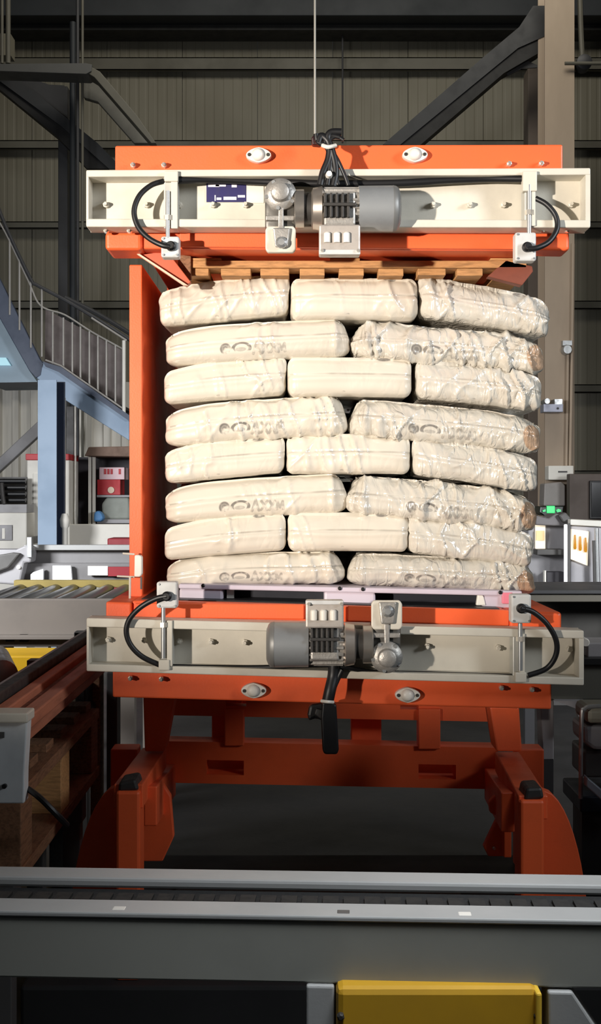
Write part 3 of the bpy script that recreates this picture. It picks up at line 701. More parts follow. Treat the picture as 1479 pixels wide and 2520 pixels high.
def sensor(parent, box, dot, rod, brk, cable, flap=None):
    """box and bracket rects, rod line, cable px path"""
    x0, y0, x1, y1 = box
    b = M().rect(x0, y0, x1, y1, 3.385, 0.045).build('sensor_box', BOXGREY, parent, 0.006)
    for sx, sy in ((6, 6), (6, -6), (-6, -6)):
        xx = x0 + sx if sx > 0 else x1 + sx; yy = y0 + sy if sy > 0 else y1 + sy
        M().lathe(P(xx, yy, 3.384), (0, -1, 0), [(0, 0.003), (0.003, 0.003)], 8).build('screw', STEEL, b)
    M().lathe(P(dot[0], dot[1], 3.384), (0, -1, 0), [(0, mm(12, YF)), (0.012, mm(12, YF)), (0.016, mm(8, YF)), (0.03, mm(7.5, YF))], 16).build('cable_socket', BLACK, b, smooth=True)
    x0, y0, x1, y1 = brk
    br = M().rect(x0, y0, x1, y1, 3.405, 0.055).build('sensor_bracket', mat('bracket_zinc', (196, 196, 190), 0.4, metal=0.3, var=0.06), parent, 0.003)
    M().rect(x0 + (x1 - x0) * 0.52, y0, x1, y1, 3.392, 0.014).build('bracket_fold', CREAM, br, 0.002)
    M().cyl(P(rod[0], rod[1], 3.392), P(rod[0], rod[2], 3.392), mm(5.5, YF), 12).build('sensor_rod', STEEL, br, smooth=True)
    M().lathe(P(rod[0], (rod[1] + rod[2]) / 2 + (14 if rod[2] > rod[1] else -14), 3.392), (0, 0, 1), [(0, mm(10, YF)), (mm(12, YF), mm(10, YF))], 6).build('lock_nut', BOLT, br)
    if flap:
        M().rect(*flap, 3.386, 0.03).build('clamp_plate', CREAM, br, 0.003)
    M().tube([P(x, y, z) for x, y, z in cable], mm(6.8, YF), 10).build('cable', BLACK, parent, smooth=True)


# ---- upper platform
up = root('clamping_platform', 'upper orange clamping platform with cream channel, motor facing right, above the sacks', 'machine platform', (0, 3.9, P(0, 625, 3.47).z), 'clamping platforms of the pallet inverter')
M().quad(283, 1385, 358, 424, 355, 420, YB, 0.10).build('box_beam', ORANGE, up, 0.005)
channel(up, 212, 1453, 418, 435, 413, 430, 538, 558, 541, 560)
# platen: main plate with two protruding ends, each seen from below
M().quad(345, 1312, 566, 607, 566, 612, 3.50, 1.08, 3.47).build('platen', ORANGE, up, 0.006)
M().quad(256, 348, 566, 612, 566, 612, 3.485, 0.14, 3.47).build('platen_end', ORANGE, up, 0.012, seg=3)
M().quad(1308, 1405, 566, 612, 566, 614, 3.485, 0.10, 3.47).build('platen_end', ORANGE, up, 0.010, seg=3)
M().quad(440, 1270, 570, 604, 572, 610, 3.488, 0.02, 3.47).build('front_lip', ORANGE, up, 0.003)
M().slab([(328, 616), (410, 616), (470, 694), (458, 704)], 3.56, 0.03).build('guide_plate', mat('guide_orange_brown', (190, 92, 60), 0.5, var=0.1, scale=8), up, 0.002)
M().slab([(323, 616), (330, 616), (462, 702), (452, 702)], 3.545, 0.02).build('guide_edge', mat('guide_edge_lit', (240, 190, 165), 0.4, var=0.05), up)  # lit edge of the guide plate painted as a bright strip
M().slab([(1245, 640), (1310, 655), (1312, 668), (1285, 702), (1200, 680)], 3.60, 0.04).build('corner_plate', mat('corner_rust', (120, 60, 40), 0.6, var=0.12, scale=9), up, 0.002)
for x, y in ((637, 386), (1020, 385)): oval_flange(up, x, y, YB)
for x, y in ((328, 408), (404, 408), (1252, 405), (1331, 404)): bolt(up, x, y, 3.47, 6.5)
for x, y in ((262, 569), (319, 569), (1336, 567), (1395, 567)): bolt(up, x, y, 3.455, 6.5)
for x in (262, 362, 443, 525, 605, 1065, 1155, 1238, 1403): bolt(up, x, 506, YW, 7.5, 0.026, CREAM)
lp = M().rect(508, 448, 606, 497, YW - 0.004, 0.006).build('label_plate', mat('navy_label', (44, 40, 92), 0.4, var=0.1, scale=50), up)
b = M()
for x0, y0, x1, y1 in ((512, 452, 540, 460), (530, 454, 556, 459), (570, 452, 583, 461), (550, 484, 582, 492), (533, 486, 545, 492), (528, 480, 531, 494), (585, 480, 603, 486)):
    b.rect(x0, y0, x1, y1, YW - 0.0055, 0.002)
b.build('lettering', mat('label_white', (222, 218, 228), 0.5, var=0), lp, 0.0005)
M().rect(602, 452, 650, 500, YW - 0.003, 0.005).build('bright_web_patch', mat('web_bright', (222, 216, 202), 0.5, var=0.04), up, 0.002)  # brighter spot of the web, painted as a paler plate
gear_motor(up, 690, 480, 514, 1, (785, 552, 887, 626), (653, 556, 728, 621))
sensor(up, (396, 581, 441, 633), (421, 607), (413, 470, 586), (403, 424, 437, 562),
       [(403, 446, 3.41), (372, 456, 3.40), (343, 482, 3.39), (330, 520, 3.385), (340, 558, 3.38), (366, 586, 3.37), (398, 603, 3.36), (418, 607, 3.36)], (404, 420, 438, 446))
sensor(up, (1268, 571, 1320, 642), (1296, 609), (1302, 455, 575), (1291, 424, 1318, 556),
       [(1318, 488, 3.40), (1345, 503, 3.39), (1367, 530, 3.385), (1371, 562, 3.38), (1352, 594, 3.37), (1322, 610, 3.36), (1300, 612, 3.36)], (1287, 420, 1322, 470))
b = M(); b.tube([P(438, 444, 3.41), P(520, 442, 3.43), P(640, 447, 3.44), P(780, 452, 3.43), P(880, 452, 3.43), P(990, 450, 3.43), P(1100, 444, 3.43), P(1200, 440, 3.43), P(1288, 440, 3.41)], mm(9, YF), 10)
b.build('cable', BLACK, up, smooth=True)

# ---- lower platform
lo = root('clamping_platform', 'lower orange clamping platform with grey channel, motor facing left, under the sacks', 'machine platform', (0, 3.9, P(0, 1745, 3.5).z), 'clamping platforms of the pallet inverter')
M().quad(277, 1357, 1650, 1716, 1680, 1746, YB, 0.10).build('box_beam', ORANGE, lo, 0.005)
channel(lo, 213, 1437, 1521, 1543, 1552, 1572, 1634, 1652, 1668, 1687)
def yl(x): return (x - 258) * 0.026
M().quad(258, 322, 1482, 1530, 1484, 1532, 3.488, 0.5, 3.47).build('platen_end', ORANGE, lo, 0.006)
M().quad(322, 1255, 1480, 1530, 1480 + yl(1255), 1530 + yl(1255), 3.50, 1.08, 3.47).build('platen', ORANGE, lo, 0.006)
M().quad(1255, 1386, 1506, 1556, 1508, 1560, 3.488, 0.5, 3.47).build('platen_end', ORANGE, lo, 0.010, seg=3)
M().quad(330, 748, 1486, 1522, 1489, 1526, 3.488, 0.02, 3.47).build('front_lip', ORANGE, lo, 0.003)
M().quad(856, 1255, 1492, 1530, 1503, 1542, 3.488, 0.02, 3.47).build('front_lip', ORANGE, lo, 0.003)
for x, y in ((625, 1697), (1002, 1708)): oval_flange(lo, x, y, YB)
for x, y in ((322, 1668), (398, 1670), (1233, 1692), (1308, 1696)): bolt(lo, x, y, 3.465, 6.5)
for x in (268, 355, 443, 520, 603, 1050, 1225, 1400): bolt(lo, x, 1573 + (x - 268) * 0.021, YW, 7.5, 0.026, CREAM)
gear_motor(lo, 951, 1616, 1586, -1, (752, 1478, 846, 1546), (914, 1478, 990, 1550), s=-1)
sensor(lo, (385, 1432, 436, 1497), (411, 1467), (402, 1620, 1495), (396, 1527, 424, 1640),
       [(411, 1467, 3.36), (382, 1474, 3.365), (345, 1495, 3.37), (318, 1525, 3.38), (311, 1556, 3.385), (322, 1588, 3.39), (350, 1616, 3.395), (392, 1636, 3.40)], (390, 1624, 417, 1650))
sensor(lo, (1258, 1463, 1308, 1534), (1282, 1497), (1280, 1650, 1534), (1262, 1560, 1292, 1668),
       [(1282, 1497, 3.36), (1312, 1506, 3.365), (1345, 1534, 3.37), (1368, 1574, 3.38), (1368, 1612, 3.39), (1345, 1645, 3.40), (1300, 1662, 3.40)], (1268, 1655, 1296, 1680))
b = M(); b.tube([P(424, 1640, 3.42), P(540, 1642, 3.43), P(650, 1642, 3.42), P(740, 1638, 3.40), P(800, 1636, 3.39), P(850, 1642, 3.39), P(920, 1654, 3.42), P(1060, 1658, 3.43), P(1190, 1662, 3.43), P(1264, 1664, 3.42)], mm(6, YF), 10)
b.build('cable', BLACK, lo, smooth=True)

M().quad(340, 1240, 1478, 1482, 1478 + yl(1240), 1482 + yl(1240), 3.545, 1.0, 3.47).build('shade_sheet', BLACK, lo, 0.001)  # dark sheet added so the fork openings look shaded
# ---- cable bundles (tied, hanging free of the platforms)
t = root('cable_bundle', 'black cable bundle tied with white tie over the upper orange beam', 'cable', P(815, 452, 3.38))
for pts, r in (([(783, 352), (790, 335), (805, 345), (811, 362), (808, 392), (795, 425), (788, 456)], 9), ([(840, 325), (815, 326), (806, 340), (814, 362), (824, 400), (826, 430), (820, 458)], 9),
               ([(846, 345), (828, 336), (812, 346), (816, 366), (834, 400), (850, 436), (857, 456)], 5), ([(778, 330), (782, 348), (800, 358), (812, 368), (812, 410), (806, 456)], 7),
               ([(836, 338), (815, 335), (800, 350), (808, 372), (818, 412), (832, 455)], 6)):
    M().tube([P(x, y, 3.365 + 0.006 * i % 3 * 0.004) for i, (x, y) in enumerate(pts)], mm(r, 3.36), 10).build('cable_strand', BLACK, t, smooth=True)
b = M(); b.tube([P(794, 358, 3.35), P(808, 362, 3.335), P(826, 358, 3.35)], mm(5, 3.36), 8); b.build('cable_tie', WHITEPL, t, smooth=True)
M().slab([(768, 355), (766, 338), (778, 326), (792, 350), (790, 357)], 3.40, 0.03).build('cable_loop', mat('dark_red_rubber', (44, 14, 16), 0.5, var=0), t, 0.008)
M().lathe(P(810, 427, 3.34), (0, 1, 0), [(0, mm(7, 3.34)), (0.02, mm(9, 3.34))], 14).build('cable_end_cap', WHITEPL, t, smooth=True)
t = root('cable_bundle', 'thick black cable bundle hanging below the lower channel with white tie', 'cable', P(813, 1855, 3.35))
M().tube([P(822, 1636, 3.385), P(820, 1665, 3.385), P(812, 1700, 3.375), P(806, 1728, 3.375)], mm(15, 3.38), 12).build('cable_strand', BLACK, t, smooth=True)
M().tube([P(842, 1648, 3.38), P(830, 1672, 3.38), P(816, 1705, 3.37)], mm(7, 3.38), 10).build('cable_strand', BLACK, t, smooth=True)
M().slab([(793, 1730), (790, 1765), (794, 1850), (800, 1857), (830, 1857), (834, 1845), (828, 1735), (812, 1726)], 3.36, 0.05).build('cable_sleeve', mat('black_sleeve', (14, 15, 18), 0.4, var=0.05), t, 0.014, seg=3)
M().slab([(762, 1735), (757, 1760), (760, 1776), (775, 1768), (796, 1775), (798, 1730)], 3.38, 0.03).build('cable_loop', BLACK, t, 0.008)
M().slab([(778, 1744), (774, 1758), (795, 1774), (797, 1748)], 3.368, 0.02).build('folded_tail', DARKMETAL, t, 0.003)
M().tube([P(791, 1725, 3.36), P(806, 1727, 3.345), P(820, 1728, 3.36)], mm(4, 3.36), 8).build('cable_tie', WHITEPL, t, smooth=True)

# ---- turning cradle: back wall, posts, arms, ring segments, legs
cr = root('turning_cradle', 'orange turning cradle with legs and rear crossbeam carrying both clamping platforms', 'machine frame', (0, 4.2, 0))
z_pl = P(0, 622, 3.47).z
x0 = P(318, 0, 3.7).x; x1 = P(350, 0, 3.7).x
M().box(x0, x1, 3.7, 4.75, P(0, 1478, 3.7).z, P(0, 651, 3.7).z).build('side_wall', ORANGE, cr, 0.004)
# rear masts (behind the load) that carry the platforms
for px in (560, 900):
    p = P(px, 0, 4.7); M().box(p.x - 0.06, p.x + 0.06, 4.66, 4.74, P(0, 1850, 4.6).z, P(0, 640, 4.62).z).build('rear_mast', ORANGE, cr, 0.005)
M().box(x0, P(1180, 0, 4.62).x, 4.74, 4.80, P(0, 1480, 4.7).z, P(0, 1300, 4.7).z).build('rear_wall', ORANGE, cr, 0.005)
M().box(x0, P(1180, 0, 4.62).x, 4.74, 4.80, P(0, 760, 4.7).z, P(0, 640, 4.7).z).build('rear_wall', ORANGE, cr, 0.005)
# rear crossbeam: frame of strips around two fork slots
Yr = 4.55
def slotted(yt, yb, holes, name, d=0.10, xs=(405, 1225), sl=0.02):
    top, bot = holes[0][1], holes[0][3]
    f = lambda y, x: y + (x - 405) * sl
    b = M()
    b.quad(xs[0], xs[1], f(yt, xs[0]), f(top, xs[0]), f(yt, xs[1]), f(top, xs[1]), Yr, d)
    b.quad(xs[0], xs[1], f(bot, xs[0]), f(yb, xs[0]), f(bot, xs[1]), f(yb, xs[1]), Yr, d)
    edges = [xs[0]] + [v for h in holes for v in (h[0], h[2])] + [xs[1]]
    for a, c in zip(edges[::2], edges[1::2]):
        b.quad(a, c, f(top, a), f(bot, a), f(top, c), f(bot, c), Yr, d)
    b.quad(xs[0], xs[1], f(yt, xs[0]), f(yb, xs[0]), f(yt, xs[1]), f(yb, xs[1]), Yr + d + 0.08, 0.006)
    return b.build(name, ORANGE, cr)
slotted(1824, 1926, [(508, 1868, 600, 1904), (1030, 1868, 1122, 1904)], 'rear_crossbeam')
slotted(1712, 1760, [(556, 1716, 606, 1734), (985, 1716, 1030, 1740)], 'rear_crossbeam', 0.06, (420, 1205))
for a, c in ((553, 600), (1030, 1084)):
    M().rect(a, 1745, c, 1836 + (8 if a > 900 else 0), Yr - 0.02, 0.08).build('hanger_plate', ORANGE, cr, 0.004)
# posts and sloping arms
Yp = 4.0
M().slab([(352, 1715), (356, 1850), (405, 1850), (430, 1715)], Yp, 0.12).build('post', ORANGE, cr, 0.006)
M().slab([(1205, 1740), (1222, 1850), (1285, 1850), (1278, 1740)], Yp, 0.12).build('post', ORANGE, cr, 0.006)
def arm(pa, Ya, pb, Yb, wpx, name='sloping_arm', h=0.07):
    a = P(*pa, Ya); c = P(*pb, Yb); b = M(); wv = Vector((wpx / 2, 0, 0)); hv = Vector((0, 0, -h))
    b.poly([a - wv, a - wv + hv, a + wv + hv, a + wv], [c - wv, c - wv + hv, c + wv + hv, c + wv])
    return b.build(name, ORANGE, cr, 0.004)
arm((316, 1930), 3.42, (380, 1840), 4.15, 0.085)
arm((1312, 1958), 3.42, (1248, 1850), 4.15, 0.085)
arm((370, 1935), 3.55, (420, 1880), 4.55, 0.04, 'side_rail', 0.12)
arm((1250, 1950), 3.55, (1205, 1890), 4.55, 0.04, 'side_rail', 0.12)
# front legs
zl = P(0, 1948, 3.4).z
xa, xb = P(285, 0, 3.4).x, P(344, 0, 3.4).x
M().box(xa, xb, 3.40, 3.50, 0.2, zl).build('front_leg', ORANGE, cr, 0.008)
zr_ = P(0, 1970, 3.4).z
xa2, xb2 = P(1281, 0, 3.4).x, P(1340, 0, 3.4).x
M().box(xa2, xb2, 3.40, 3.50, 0.2, zr_).build('front_leg', ORANGE, cr, 0.008)
M().slab([(290, 1950), (292, 1926), (334, 1918), (342, 1946)], 3.41, 0.10).build('rubber_buffer', DARKMETAL, cr, 0.008)
M().slab([(1290, 1972), (1296, 1940), (1334, 1938), (1340, 1966)], 3.41, 0.10).build('rubber_buffer', DARKMETAL, cr, 0.008)
# curved ring segments
def ring(sign, x_in, x_out_top, x_out_bot, yt, name='ring_segment'):
    pts = []
    n = 12
    for i in range(n + 1):
        f = i / n
        pts.append((x_in + (x_out_bot - x_in) * (math.sin(f * math.pi / 2) ** 0.8), yt + (2330 - yt) * (1 - math.cos(f * math.pi / 2)) ** 0.8))
    pts.append((x_in, 2330))
    if sign > 0: pts = pts[::-1]
    M().slab(pts, 3.53, 0.05).build(name, ORANGE, cr, 0.003)
ring(-1, 292, 250, 168, 1935)
ring(1, 1336, 1380, 1450, 1945)
M().slab([(352, 1925), (346, 2040), (352, 2120), (400, 2120), (428, 2060), (420, 1960), (398, 1925)], 3.85, 0.03).build('inner_gusset', ORANGE, cr, 0.004)
g = M().slab([(1204, 1975), (1218, 1960), (1240, 1965), (1255, 1975), (1255, 2108), (1202, 2108), (1190, 2085), (1226, 2010), (1206, 2000)], 3.85, 0.03).build('inner_gusset', ORANGE, cr, 0.004)
M().box(P(1238, 0, 3.82).x, P(1256, 0, 3.82).x, 3.80, 3.9, P(0, 2106, 3.82).z, P(0, 1958, 3.82).z).build('gusset_rib', ORANGE, cr, 0.003)
bolt(cr, 1215, 2085, 3.85, 4.5)
for x in (-0.66, 0.86):
    M().box(x - 0.05, x + 0.05, 4.4, 4.5, 0.2, P(0, 1830, 4.5).z).build('rear_leg', ORANGE, cr, 0.006)
    M().box(x - 0.05, x + 0.05, 3.6, 4.45, 0.2, 0.26).build('base_rail', ORANGE, cr, 0.006)
M().box(-0.80, 0.98, 3.36, 4.6, 0, 0.2).build('plinth', mat('plinth_black', (34, 33, 33), 0.7, var=0.15, scale=3), cr, 0.01)
# mat between the legs
b = M(); b.box(-0.44, 0.56, 3.5, 4.35, 0.2, 0.21)
tag(b.build('drip_mat', mat('black_mat', (26, 26, 28), 0.5, var=0.2, scale=8), None), 'dark mat lying between the orange front legs', 'mat')
# reflector bracket at the wall foot
t = root('reflector_bracket', 'white sensor reflector on a thin rod at the foot of the orange wall', 'bracket', P(320, 1510, 3.6))
M().slab([(331, 1366), (330, 1420), (345, 1420), (349, 1412), (349, 1370), (343, 1366)], 3.62, 0.03).build('reflector', WHITEBR, t, 0.004)
M().tube([P(302, 1362, 3.63), P(331, 1364, 3.63)], 0.003).build('arm', CREAM, t); M().tube([P(288, 1418, 3.63), P(331, 1420, 3.63)], 0.003).build('arm', CREAM, t)
M().tube([P(320, 1420, 3.62), P(319, 1512, 3.62)], 0.0035).build('rod', CREAM, t)
M().rect(345, 1420, 349, 1450, 3.64, 0.008).build('strap', DGREY, t)

# ------------------------------------------------------------------ pallets of the load
YL = 3.65
wp = root('wooden_pallet', 'pale wooden pallet upside down on top of the sack stack', 'pallet', (P(875, 0, 3.65).x, 4.1, P(0, 664, 3.6).z))
xa, xb = P(446, 0, 3.6).x, P(1296, 0, 3.6).x
zt_ = P(0, 659, 3.6).z
nb = 9
for k in range(nb):
    ww = random.uniform(0.075, 0.10)
    xx = xa + (xb - xa - 0.09) * k / (nb - 1)
    dz = random.uniform(-0.003, 0.0)
    M().box(xx, xx + ww, 3.61, 4.60, zt_ - 0.02 + dz, zt_).build('deck_board', WOOD, wp, 0.002)
for k in range(3):
    y0 = 3.60 + k * 0.45
    M().box(xa, xb, y0, y0 + 0.1, zt_, zt_ + 0.022).build('stringer_board', WOOD, wp, 0.002)
    for pa_, pb_ in ((448, 545), (812, 886), (1207, 1278)):
        M().box(P(pa_, 0, 3.6).x, P(pb_, 0, 3.6).x, y0, y0 + 0.1, zt_ + 0.022, P(0, 612, 3.47).z - 0.001).build('block', WOOD, wp, 0.002)
M().quad(438, 470, 626, 690, 630, 690, 3.59, 0.03).build('end_board', WOODX, wp, 0.002)

pp = root('plastic_pallet', 'pale lavender plastic pallet with dark fork openings under the sack stack', 'pallet', (P(860, 0, 3.65).x, 4.1, P(0, 1490, 3.5).z))
PLAST = mat('lavender_plastic', (205, 194, 206), 0.45, var=0.06, scale=6)
s_ = 0.021
fy = lambda x, y: y + (x - 440) * s_
M().quad(440, 1285, 1437, 1449, fy(1285, 1437), fy(1285, 1450), 3.60, 0.98).build('deck', PLAST, pp, 0.004)
for a, c in ((440, 548), (798, 925), (1188, 1285)):
    for k in range(3):
        M().quad(a, c, fy(a, 1448), fy(a, 1482), fy(c, 1448), fy(c, 1482), 3.61 + k * 0.43, 0.1, 3.6).build('foot_block', PLAST, pp, 0.008)
M().quad(440, 1285, 1475, 1482, fy(1285, 1475), fy(1285, 1482), 3.75, 0.7, 3.6).build('skid', PLAST, pp, 0.002)
NAVY = mat('navy_opening_shade', (20, 22, 34), 0.6, var=0.05)
M().quad(545, 800, fy(545, 1450), fy(545, 1484), fy(800, 1450), fy(800, 1484), 3.70, 0.02, 3.6).build('opening_shade', NAVY, pp)  # dark panels closing the fork openings to stand for their shade
M().quad(922, 1192, fy(922, 1450), fy(922, 1484), fy(1192, 1450), fy(1192, 1484), 3.70, 0.02, 3.6).build('opening_shade', NAVY, pp)
M().quad(556, 574, 1450, 1480, 1450, 1480, 3.64, 0.02, 3.6).build('inner_rib', WHITEBR, pp)
M().slab([(1172, 1490), (1176, 1462), (1190, 1466), (1196, 1490)], 3.605, 0.02).build('inner_rib', WHITEBR, pp, 0.003)
M().rect(1236, 1458, 1262, 1486, 3.598, 0.015).build('pink_tag', mat('pink_plastic', (232, 130, 148), 0.5, var=0.04), pp, 0.003)
for x, y in ((500, 1441), (836, 1448), (893, 1450), (1231, 1458)):
    M().lathe(P(x, y, 3.60), (0, -1, 0), [(-0.004, 0.006), (0.004, 0.006), (0.006, 0.003)], 10).build('black_plug', BLACK, pp)

# ------------------------------------------------------------------ sacks
def hash3(ix, iy, iz, seed):
    n = (ix * 374761393 + iy * 668265263 + iz * 2147483647 + seed * 1274126177) & 0xFFFFFFFF
    n = ((n ^ (n >> 13)) * 1274126177) & 0xFFFFFFFF
    n = (n ^ (n >> 16)) & 0xFFFF
    return n.astype(np.float64) / 32767.5 - 1.0


def vn(x, y, z, seed):
    ix = np.floor(x).astype(np.int64); iy = np.floor(y).astype(np.int64); iz = np.floor(z).astype(np.int64)
    fx, fy_, fz = x - ix, y - iy, z - iz
    u, v, w_ = (f * f * f * (f * (f * 6 - 15) + 10) for f in (fx, fy_, fz))
    r = 0
    for a in (0, 1):
        for b in (0, 1):
            for c in (0, 1):
                r = r + hash3(ix + a, iy + b, iz + c, seed) * (u if a else 1 - u) * (v if b else 1 - v) * (w_ if c else 1 - w_)
    return r


def ridged(x, y, z, seed):
    return np.clip(1 - np.abs(vn(x, y, z, seed)) * 1.6, 0, 1)


def sack_material(name, long, end_shade_patch=False, crink=0.3, tone=(212, 204, 189)):
    m = bpy.data.materials.new(name); m.use_nodes = True
    t = NT(m); b = t.n['Principled BSDF']
    uvn = t.new('ShaderNodeUVMap'); uvn.uv_map = 'print'
    sp = t.new('ShaderNodeSeparateXYZ'); t.l.new(uvn.outputs[0], sp.inputs[0]); u, v = sp.outputs[0], sp.outputs[1]
    tc = t.new('ShaderNodeTexCoord'); ob = tc.outputs['Object']

    def ell(cx, cy, rx, ry):
        dx = t.m('DIVIDE', t.m('SUBTRACT', u, cx), rx); dy = t.m('DIVIDE', t.m('SUBTRACT', v, cy), ry)
        return t.m('SQRT', t.m('ADD', t.m('MULTIPLY', dx, dx), t.m('MULTIPLY', dy, dy)))

    def inside(d, e=0.12): return t.step(d, 1 + e, 1 - e)

    def ringm(d, w_): return t.step(t.m('ABSOLUTE', t.m('SUBTRACT', d, 1)), w_ * 1.3, w_ * 0.7)

    def line(x0, y0, x1, y1, w_):
        dx, dy = x1 - x0, y1 - y0; L = dx * dx + dy * dy
        h = t.m('ADD', t.m('MULTIPLY', t.m('SUBTRACT', u, x0), dx / L), t.m('MULTIPLY', t.m('SUBTRACT', v, y0), dy / L), clamp=True)
        ex = t.m('SUBTRACT', t.m('SUBTRACT', u, x0), t.m('MULTIPLY', h, dx)); ey = t.m('SUBTRACT', t.m('SUBTRACT', v, y0), t.m('MULTIPLY', h, dy))
        return t.step(t.m('SQRT', t.m('ADD', t.m('MULTIPLY', ex, ex), t.m('MULTIPLY', ey, ey))), w_ * 1.3, w_ * 0.7)

    masks = []
    if long:
        y0 = -0.022
        disc = t.m('MULTIPLY', inside(ell(-0.098, y0, 0.0165, 0.0165)), t.m('SUBTRACT', 1.0, t.m('MULTIPLY', ringm(ell(-0.098, y0, 0.009, 0.009), 0.22), 0.25)))
        masks.append(disc)
        sw = t.m('MULTIPLY', ringm(ell(-0.048, y0 - 0.002, 0.026, 0.016), 0.2), t.step(v, y0 - 0.012, y0 - 0.006)); masks.append(sw)
        masks.append(t.m('MULTIPLY', inside(ell(-0.050, y0 - 0.005, 0.017, 0.006)), 0.5))
        # worn letters: A X X M like strokes
        for seg in ((-0.012, -0.042, 0.0, -0.006), (0.0, -0.006, 0.010, -0.042), (-0.006, -0.03, 0.006, -0.03), (0.016, -0.04, 0.036, -0.012), (0.036, -0.04, 0.018, -0.012),
                    (0.042, -0.04, 0.060, -0.014), (0.060, -0.04, 0.044, -0.014), (0.066, -0.04, 0.068, -0.016), (0.068, -0.016, 0.076, -0.034), (0.076, -0.034, 0.084, -0.016), (0.084, -0.016, 0.086, -0.04)):
            masks.append(t.m('MULTIPLY', line(*seg, 0.0042), 0.62))
    else:
        masks.append(inside(ell(0.108, 0.066, 0.020, 0.013)))
        masks.append(t.m('MULTIPLY', inside(ell(-0.02, -0.05, 0.006, 0.004)), 0.8))
    tot = masks[0]
    for k in masks[1:]: tot = t.m('MAXIMUM', tot, k)
    wear = t.step(t.noise(ob, 45, 3), 0.30, 0.56)
    tot = t.m('MULTIPLY', t.m('MULTIPLY', tot, wear), 0.80)
    base = t.mix(t.m('MULTIPLY', t.step(t.noise(ob, 5, 4), 0.45, 0.7), 0.5), lin(tone), lin((184, 174, 156)))
    col = t.mix(tot, base, lin((92, 88, 84)))
    # crease shadow along the fold, painted as a faint darker band
    fold = t.m('MULTIPLY', t.step(t.m('ABSOLUTE', t.m('SUBTRACT', v, t.m('MULTIPLY', t.noise(ob, 3, 1), 0.016))), 0.0042, 0.0012), t.m('MULTIPLY', t.step(t.noise(ob, 8, 2), 0.35, 0.55), 0.6))
    col = t.mix(fold, col, lin((150, 142, 130)))
    if end_shade_patch:
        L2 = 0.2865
        pm = inside(ell(L2 - 0.012, -0.006, 0.046, 0.050), 0.05)  # brown of the end face, with its shade painted in
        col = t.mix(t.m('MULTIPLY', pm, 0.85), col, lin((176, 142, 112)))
    t.l.new(col, b.inputs['Base Color'])
    b.inputs['Roughness'].default_value = 0.30
    b.inputs['Specular IOR Level'].default_value = 0.7
    b.inputs['Coat Weight'].default_value = 0.8; b.inputs['Coat Roughness'].default_value = 0.15
    b.inputs['Subsurface Weight'].default_value = 0.0
    # film crinkles
    mp = t.new('ShaderNodeMapping'); t.l.new(ob, mp.inputs[0]); mp.inputs['Scale'].default_value = (1.8, 1.0, 0.6); mp.inputs['Rotation'].default_value = (0, 0.35, 0)
    n1 = t.noise(mp.outputs[0], 19, 1.5, 0.45, 0.9); r1 = t.m('ABSOLUTE', t.m('SUBTRACT', n1, 0.5))
    n2 = t.noise(ob, 70, 2, 0.5, 0.4); r2 = t.m('ABSOLUTE', t.m('SUBTRACT', n2, 0.5))
    zone = t.step(t.noise(ob, 7, 1), 0.40, 0.62)
    h = t.m('MULTIPLY', t.m('ADD', r1, t.m('MULTIPLY', r2, 0.14)), t.m('ADD', t.m('MULTIPLY', zone, 0.85), 0.15 if crink < 0.6 else 0.5))
    bp = t.new('ShaderNodeBump'); bp.inputs['Strength'].default_value = crink; bp.inputs['Distance'].default_value = 0.014
    t.l.new(h, bp.inputs['Height']); t.l.new(bp.outputs[0], b.inputs['Normal']); t.l.new(bp.outputs[0], b.inputs['Coat Normal'])
    return m


SM_SHORT = sack_material('sack_film_short', False)
SM_LONG = sack_material('sack_film_long', True)
SM_LONGP = sack_material('sack_film_long_end_shade', True, True, 1.0, (198, 192, 180))
SM_SHORTC = sack_material('sack_film_short_crinkled', False, False, 1.0, (198, 192, 180))


